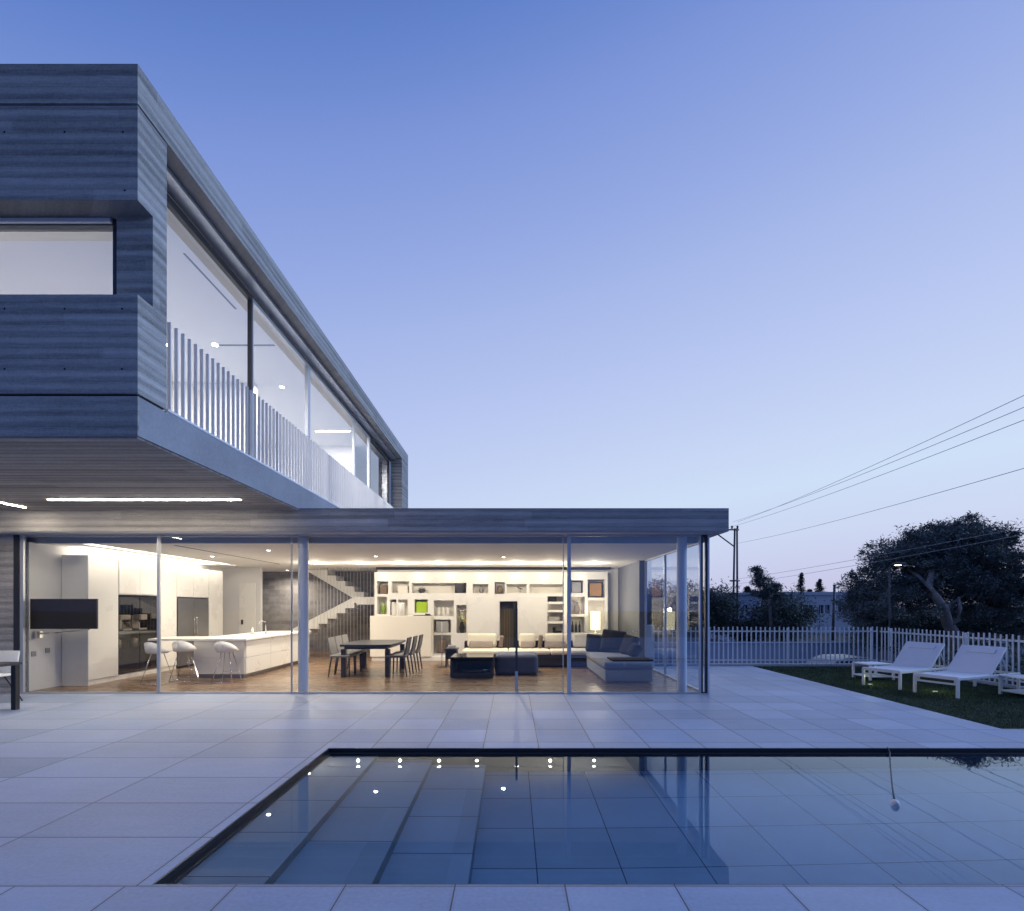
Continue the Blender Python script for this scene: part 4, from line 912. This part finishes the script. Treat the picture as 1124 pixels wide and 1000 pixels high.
# ------------------------------------------------------------------ vegetation
def foliage(mb, rg, cx, cy, cz, rx, ry, rz, clumps, leaves, ls, shell=.55, cl=.2, low=-1.0):
    for k in range(clumps):
        while True:
            v = Vector((rg.gauss(0,1), rg.gauss(0,1), rg.gauss(0,1))).normalized()
            if v.z > low: break
        r = (shell+(1-shell)*rg.random())*(0.86+.2*rg.random())
        c = Vector((cx+v.x*rx*r, cy+v.y*ry*r, cz+v.z*rz*r))
        cs = cl*(.6+.8*rg.random())
        for i in range(leaves):
            p = c + Vector((rg.gauss(0,1)*cs, rg.gauss(0,1)*cs, rg.gauss(0,1)*cs*.65))
            a = Vector((rg.uniform(-1,1), rg.uniform(-1,1), rg.uniform(-.5,1))).normalized()
            b = a.cross(Vector((rg.uniform(-1,1), rg.uniform(-1,1), rg.uniform(-1,1)))).normalized()
            L = ls*(.6+.8*rg.random()); Wd = L*.33
            mb.bm.faces.new([mb.bm.verts.new(q) for q in (p-b*Wd*.5, p+a*L*.5-b*Wd*.0+b*Wd*-.3, p+a*L, p+a*L*.5+b*Wd*.5)])
def tree(name, label, cat, px, D, py0, py1, wpx, mat, seed, clumps, leaves, ls, cl, group='trees beyond the fence', ground=-1.65, shell=.5, low=-1.0, rzs=1.0):
    rg = random.Random(seed)
    x = (px-562)/572*D; zt = EYE-(py0-665)/572*D; zb = EYE-(py1-665)/572*D; rx = wpx/2/572*D
    t = thing(name, label, cat, (x, D, ground), 0, group)
    cz, rz = (zt+zb)/2, (zt-zb)/2*rzs
    m = MB(); m.tube([(x, D, ground), (x+.05*rx, D, (ground+cz)/2), (x-.05*rx, D, cz), (x, D, zt-.2*rz)], .07*rx+.05, 7, .02)
    for k in range(6):
        a = rg.uniform(0, 6.28); m.tube([(x, D, cz-rz*.5+k*.15*rz), (x+math.cos(a)*rx*.6, D+math.sin(a)*rx*.6, cz-rz*.2+k*.18*rz)], .03*rx+.01, 5, .01)
    m.build('trunk', M['bark'], t)
    m = MB(); foliage(m, rg, x, D, cz, rx, rx*.9, rz, clumps, leaves, ls, shell, cl, low); m.build('crown', mat, t)
    return t
# the large pine
pine = thing('pine_tree', 'large dark spreading pine with a bent pale trunk behind the loungers', 'tree', (20.2, 24, -1.65))
P = lambda px, py, D: ((px-562)/572*D, D, EYE-(py-665)/572*D)
m = MB()
m.tube([(*P(1049, 700, 24)[:2], -1.65), P(1047, 695, 23.6), P(1040, 684, 23.2), P(1036, 668, 22.6), P(1026, 654, 22.3), P(1020, 641, 22.6), P(1023, 628, 23), P(1030, 610, 23.6), P(1035, 592, 24)], .27, 10, .06)
m.tube([P(1041, 686, 23.2), P(1052, 680, 23), P(1054, 668, 22.8), P(1052, 655, 22.9)], .13, 8, .05)
m.tube([P(1024, 648, 22.3), P(1008, 632, 23.4), P(990, 622, 24.4), P(975, 612, 25)], .09, 7, .03)
m.tube([P(1022, 636, 22.7), P(1045, 618, 23.8), P(1070, 605, 24.6), P(1090, 598, 25)], .09, 7, .03)
m.tube([P(1036, 668, 22.8), P(1060, 652, 23.8), P(1085, 640, 24.6)], .08, 7, .03)
m.tube([P(1026, 654, 22.6), P(1000, 648, 23.8), P(972, 646, 24.6)], .07, 7, .03)
m.build('trunk', M['bark'], pine)
m = MB(); rg = random.Random(11)
for (px, py, rx, rz, n) in ((1045, 600, 62, 30, 95), (1000, 615, 45, 30, 70), (1085, 612, 42, 36, 75), (968, 645, 26, 25, 42), (1105, 640, 30, 32, 50), (1050, 590, 40, 24, 55), (1000, 655, 42, 22, 50), (955, 668, 20, 20, 28), (1085, 660, 48, 26, 60), (1130, 655, 40, 36, 40), (1035, 632, 45, 26, 60), (1070, 640, 40, 24, 40)):
    c = P(px, py, 24); s = 24/572
    foliage(m, rg, c[0], c[1]+.2, c[2], rx*s, 2.4, rz*s, int(n*1.7), 120, .15, .35, .17)
m.build('crown', M['leaf'], pine)
# understorey below the pine: separate dark shrubs along the street
for i, (px, D, py0, w, lb) in enumerate(((968, 27, 672, 60, 'dark shrub under the left side of the large pine'), (1010, 28, 664, 70, 'dark shrub left of the bent pine trunk'), (1062, 27.5, 662, 70, 'dark shrub right of the bent pine trunk'), (1112, 27, 660, 80, 'dark shrub at the right edge under the pine'))):
    tree('shrub', lb, 'shrub', px, D, py0, 712, w, M['leaf2'], 40+i, 110, 60, .2, .34, 'shrubs under the pine', -1.65, .2)
tree('round_tree', 'dark dense bush like tree before the long pale building', 'tree', 858, 36, 651, 706, 74, M['leaf2'], 21, 200, 80, .22, .38, shell=.25)
tree('round_tree', 'low dark tree at the foot of the pale blue building', 'tree', 822, 37, 680, 706, 40, M['leaf2'], 28, 60, 40, .3, .34, shell=.25)
# ragged conifer
cf_ = thing('conifer', 'ragged leaning conifer sticking up above the dark bush', 'tree', (16.2, 35, -1.65), 0, 'trees beyond the fence')
m = MB(); m.tube([(*P(848, 700, 35)[:2], -1.65), P(845, 665, 35), P(838, 640, 35), P(832, 624, 35)], .14, 7, .03); m.build('trunk', M['bark'], cf_)
m = MB(); rg = random.Random(5)
for px, py, r in ((831, 626, 5), (834, 632, 7), (838, 638, 8), (833, 641, 6), (842, 645, 8), (847, 648, 7), (852, 644, 5), (838, 652, 10), (848, 657, 13), (830, 652, 5), (856, 655, 8)):
    c = P(px, py, 35); foliage(m, rg, *c, r*.061, .4, r*.05, 14, 60, .15, .3, .12)
m.build('crown', M['leaf'], cf_)
for i, (px, D, py0, w, lb) in enumerate(((722, 34, 640, 46, 'dark tree seen through the corner glass, left of the inner column'), (753, 36, 637, 40, 'dark tree seen directly behind the inner column'), (787, 37, 640, 44, 'dark round tree just right of the glass corner'), (690, 36, 646, 40, 'dark tree behind the end wall of the living room'))):
    tree('round_tree', lb, 'tree', px, D, py0, 706, w, M['leaf2'], 60+i, 140, 80, .22, .34, shell=.3)
def cypress(px, D, py0, py1, w, seed, lb, name='cypress'):
    rg = random.Random(seed); t = thing(name, lb, 'tree', ((px-562)/572*D, D, -1.65), 0, 'distant trees above the long building')
    m = MB(); x = (px-562)/572*D; zt = EYE-(py0-665)/572*D; zb = EYE-(py1-665)/572*D
    m.tube([(x, D, -1.65), (x, D, zt)], .16, 6, .03); m.build('trunk', M['bark'], t)
    m = MB()
    for i in range(16):
        f = i/15; rr = w/2/572*D*((1-f)**.9*.95+.03)*(.8+.4*rg.random())
        foliage(m, rg, x+rg.uniform(-.15,.15), D, zb+(zt-zb)*f, rr, rr, (zt-zb)/16, 8, 34, .20, .2, .08+.12*(1-f))
    m.build('crown', M['cyp'], t)
cypress(879, 80, 630, 654, 15, 1, 'slender pointed cypress above the long pale building')
cypress(900, 82, 637, 655, 20, 2, 'broader stepped conifer right of the pointed cypress')
cypress(889, 84, 648, 656, 16, 3, 'low dark treetop between the two pointed conifers')
cypress(820, 70, 645, 656, 22, 4, 'small treetop above the pale blue building')
# planting just outside the side fence
for i, (y, h, lb) in enumerate(((12.7, .9, 'dark shrub behind the fence corner'), (11.3, .98, 'dark shrub showing through the fence behind the farther lounger'), (9.9, .95, 'dark shrub showing through the fence between the lounger backs'), (8.7, 1.0, 'dark shrub showing through the fence at the right edge'))):
    rg = random.Random(80+i); t = thing('shrub', lb, 'shrub', (FX+.55, y, -1.65), 0, 'shrubs outside the side fence')
    m = MB(); m.tube([(FX+.55, y, -1.65), (FX+.55, y, .3)], .04, 6, .01); m.build('trunk', M['bark'], t)
    m = MB(); foliage(m, rg, FX+.55, y, .1, .36, .55, .78, 60, 30, .13, .3, .12); m.build('crown', M['leaf2'], t)

# ------------------------------------------------------------------ street: low wall, buildings, poles, car
o = MB().box(-8, 60, 28.0, 28.25, -1.66, -.50, .01, 1).box(-8, 60, 27.96, 28.29, -.498, -.43, .01, 1).build('street_wall', M['house2']); tag(o, 'low pale wall along the far side of the street', 'wall')
def building(name, label, px0, px1, pyt, D, depth, mat, wins, parapet=.25, ground=-1.65):
    x0, x1 = (px0-562)/572*D, (px1-562)/572*D; zt = EYE-(pyt-665)/572*D
    t = thing(name, label, 'building', ((x0+x1)/2, D, ground), 0, 'buildings across the street')
    m = MB(); w_ = [((a-562)/572*D, (b-562)/572*D, EYE-(d-665)/572*D, EYE-(c-665)/572*D) for a, b, c, d in wins]
    m.holes(x0, x1, ground, zt, w_, lambda a, b, c, d: m.box(a, b, D, D+.3, c, d)); m.box(x0, x1, D+.302, D+depth, ground, zt); m.build('wall', mat, t)
    m = MB(); m.box(x0-.15, x1+.15, D-.12, D+depth+.1, zt+.002, zt+parapet); m.build('roof', mat, t)
    for a, b, c, e in w_:
        m = MB(); m.box(a, b, D+.2, D+.26, c, e); f = m.build('window', M['pane'], t)
        m = MB(); m.box((a+b)/2-.03, (a+b)/2+.03, D+.15, D+.199, c, e); m.box(a, b, D+.1, D+.199, c, c+.06); m.build('frame', M['rail'], f)
building('building', 'long low pale building with windows, left of the large pine', 862, 960, 653, 60, 10, M['house'], [(884,892,664,674),(899,904,664,674),(906,911,664,674),(920,930,662,672),(934,944,662,672)], .35)
building('building', 'plain pale blue building between utility pole and dark bush', 803, 834, 653, 46, 8, M['house2'], [(816,821,664,672)], .2)
# utility pole of two uprights
up = thing('utility_pole', 'tall dark two legged utility pole right of the canopy', 'utility pole', (17.0, 40, -1.65))
m = MB(); m.tube([(*P(804, 700, 40)[:2], -1.65), P(806.5, 580, 40)], .09, 7, .07); m.build('upright', M['pole'], up)
m = MB(); m.tube([(*P(809.5, 700, 40)[:2], -1.65), P(809, 580, 40)], .09, 7, .07); m.build('upright', M['pole'], up)
m = MB(); m.tube([P(798, 581.5, 39.85), P(811, 581.5, 39.85)], .06, 6); m.build('crossarm', M['pole'], up)
m = MB(); m.tube([P(801, 637.5, 39.85), P(812, 637.5, 39.85)], .06, 6); m.build('crossarm', M['pole'], up)
m = MB(); m.tube([P(787, 586, 39.9), P(806, 600, 39.9)], .05, 6); m.build('brace', M['pole'], up)
m = MB(); m.tube([P(779, 581.5, 39.85), P(799, 581.5, 39.85)], .06, 6); m.build('crossarm', M['pole'], up)
for px in (803.5, 809.5):
    m = MB(); c = P(px, 581, 39.85); m.lathe(c, [(.03, .04), (.10, .08), (.05, .14), (.10, .2), (.05, .26), (0, .3)], 10); m.build('insulator', M['pole'], up)
def wire(label, a, b, D0=40, D1=13, sag=.25):
    A, B = Vector(P(*a, D0)), Vector(P(*b, D1)); B = A+(B-A)*1.25
    pts = [A+(B-A)*(i/24)-Vector((0,0,4*sag*(i/24)*(1-i/24))) for i in range(25)]
    o = MB().tube(pts, .008, 6).build('power_line', M['wire']); tag(o, label, 'power line', 'power lines over the street')
wire('topmost power line rising to the right edge of the photo', (809.5, 573), (1124, 427))
wire('second power line from the top of the sky', (804, 573), (1124, 440))
wire('third power line from the top of the sky', (800, 579), (1124, 454))
wire('single power line halfway down the sky, well apart from the three above', (806, 597), (1124, 507))
wire('upper of the two low power lines crossing the pine crown', (806, 636), (1124, 575), 40, 15, .15)
wire('lower of the two low power lines crossing the pine crown', (808, 641), (1124, 583), 40, 15, .15)
# street lamps
def lamp(px, D, pyt, arm, lb, lit):
    t = thing('street_lamp', lb, 'street lamp', ((px-562)/572*D, D, -1.65), 0, 'street lamps')
    x, _, z = P(px, pyt, D)
    m = MB(); m.tube([(x, D, -1.65), (x, D, z), (x+arm*.3, D, z+.12), (x+arm, D, z+.15)], .035, 7, .02); m.build('post', M['pole'], t)
    m = MB(); m.box(x+arm*.8, x+arm*.8+.45*(1 if arm > 0 else -1), D-.1, D+.1, z+.10, z+.2, .02, 1); h = m.build('head', M['pole'], t)
    if lit: m = MB(); m.box(x+arm*.85+.05, x+arm*.85+.25*(1 if arm > 0 else -1), D-.06, D+.06, z+.085, z+.099); m.build('lens', M['street'], h)
lamp(976.5, 21.2, 623, .22, 'slim lit street lamp in front of the pine crown', True)
o = thing('street_post', 'plain dark post before the long pale building', 'post', (P(915.5, 690, 48)[0], 48, -1.65))
m = MB(); m.tube([(P(914, 690, 48)[0], 48, -1.65), P(916, 643, 48)], .13, 8, .11); m.build('shaft', M['pole'], o)
m = MB(); m.lathe(P(916, 643, 48), [(.14, 0), (.14, .1), (0, .14)], 8); m.build('cap', M['pole'], o)
# parked car beyond the fence
ca = thing('parked_car', 'pale car parked on the street behind the picket fence', 'car', (12.2, 20, -1.64))
m = MB(); pr = [(10.1, -1.4), (10.12, -1.0), (10.25, -.86), (11.1, -.78), (11.55, -.42), (11.9, -.30), (12.8, -.29), (13.3, -.42), (13.85, -.78), (14.2, -.84), (14.3, -1.0), (14.28, -1.42)]
m.prism(pr, 'y', 19.3, 20.9); bmesh.ops.bevel(m.bm, geom=m.bm.edges[:], offset=.04, segments=2, affect='EDGES'); m.build('body', M['car'], ca)
m = MB(); m.prism([(11.2, -.80), (11.6, -.45), (12.2, -.36), (12.2, -.80)], 'y', 19.285, 19.296); m.prism([(12.26, -.80), (12.26, -.36), (12.8, -.36), (13.22, -.46), (13.6, -.80)], 'y', 19.285, 19.296); m.build('window', M['pane'], ca)
for x in (10.95, 13.45):
    for y in (19.25, 20.75):
        m = MB(); m.tube([(x, y, -1.33), (x, y+.2, -1.33)], .31, 18); wq = m.build('wheel', M['tyre'], ca)
        m = MB(); m.tube([(x, y-.01, -1.33), (x, y+.21, -1.33)], .19, 14); m.build('rim', M['alu'], wq)
m = MB(); m.box(10.09, 10.16, 19.4, 19.65, -1.0, -.9); m.build('headlight', M['chrome'], ca)
m = MB(); m.box(10.09, 10.16, 20.55, 20.8, -1.0, -.9); m.build('headlight', M['chrome'], ca)
ca.location = (12.7, 20, -1.75)
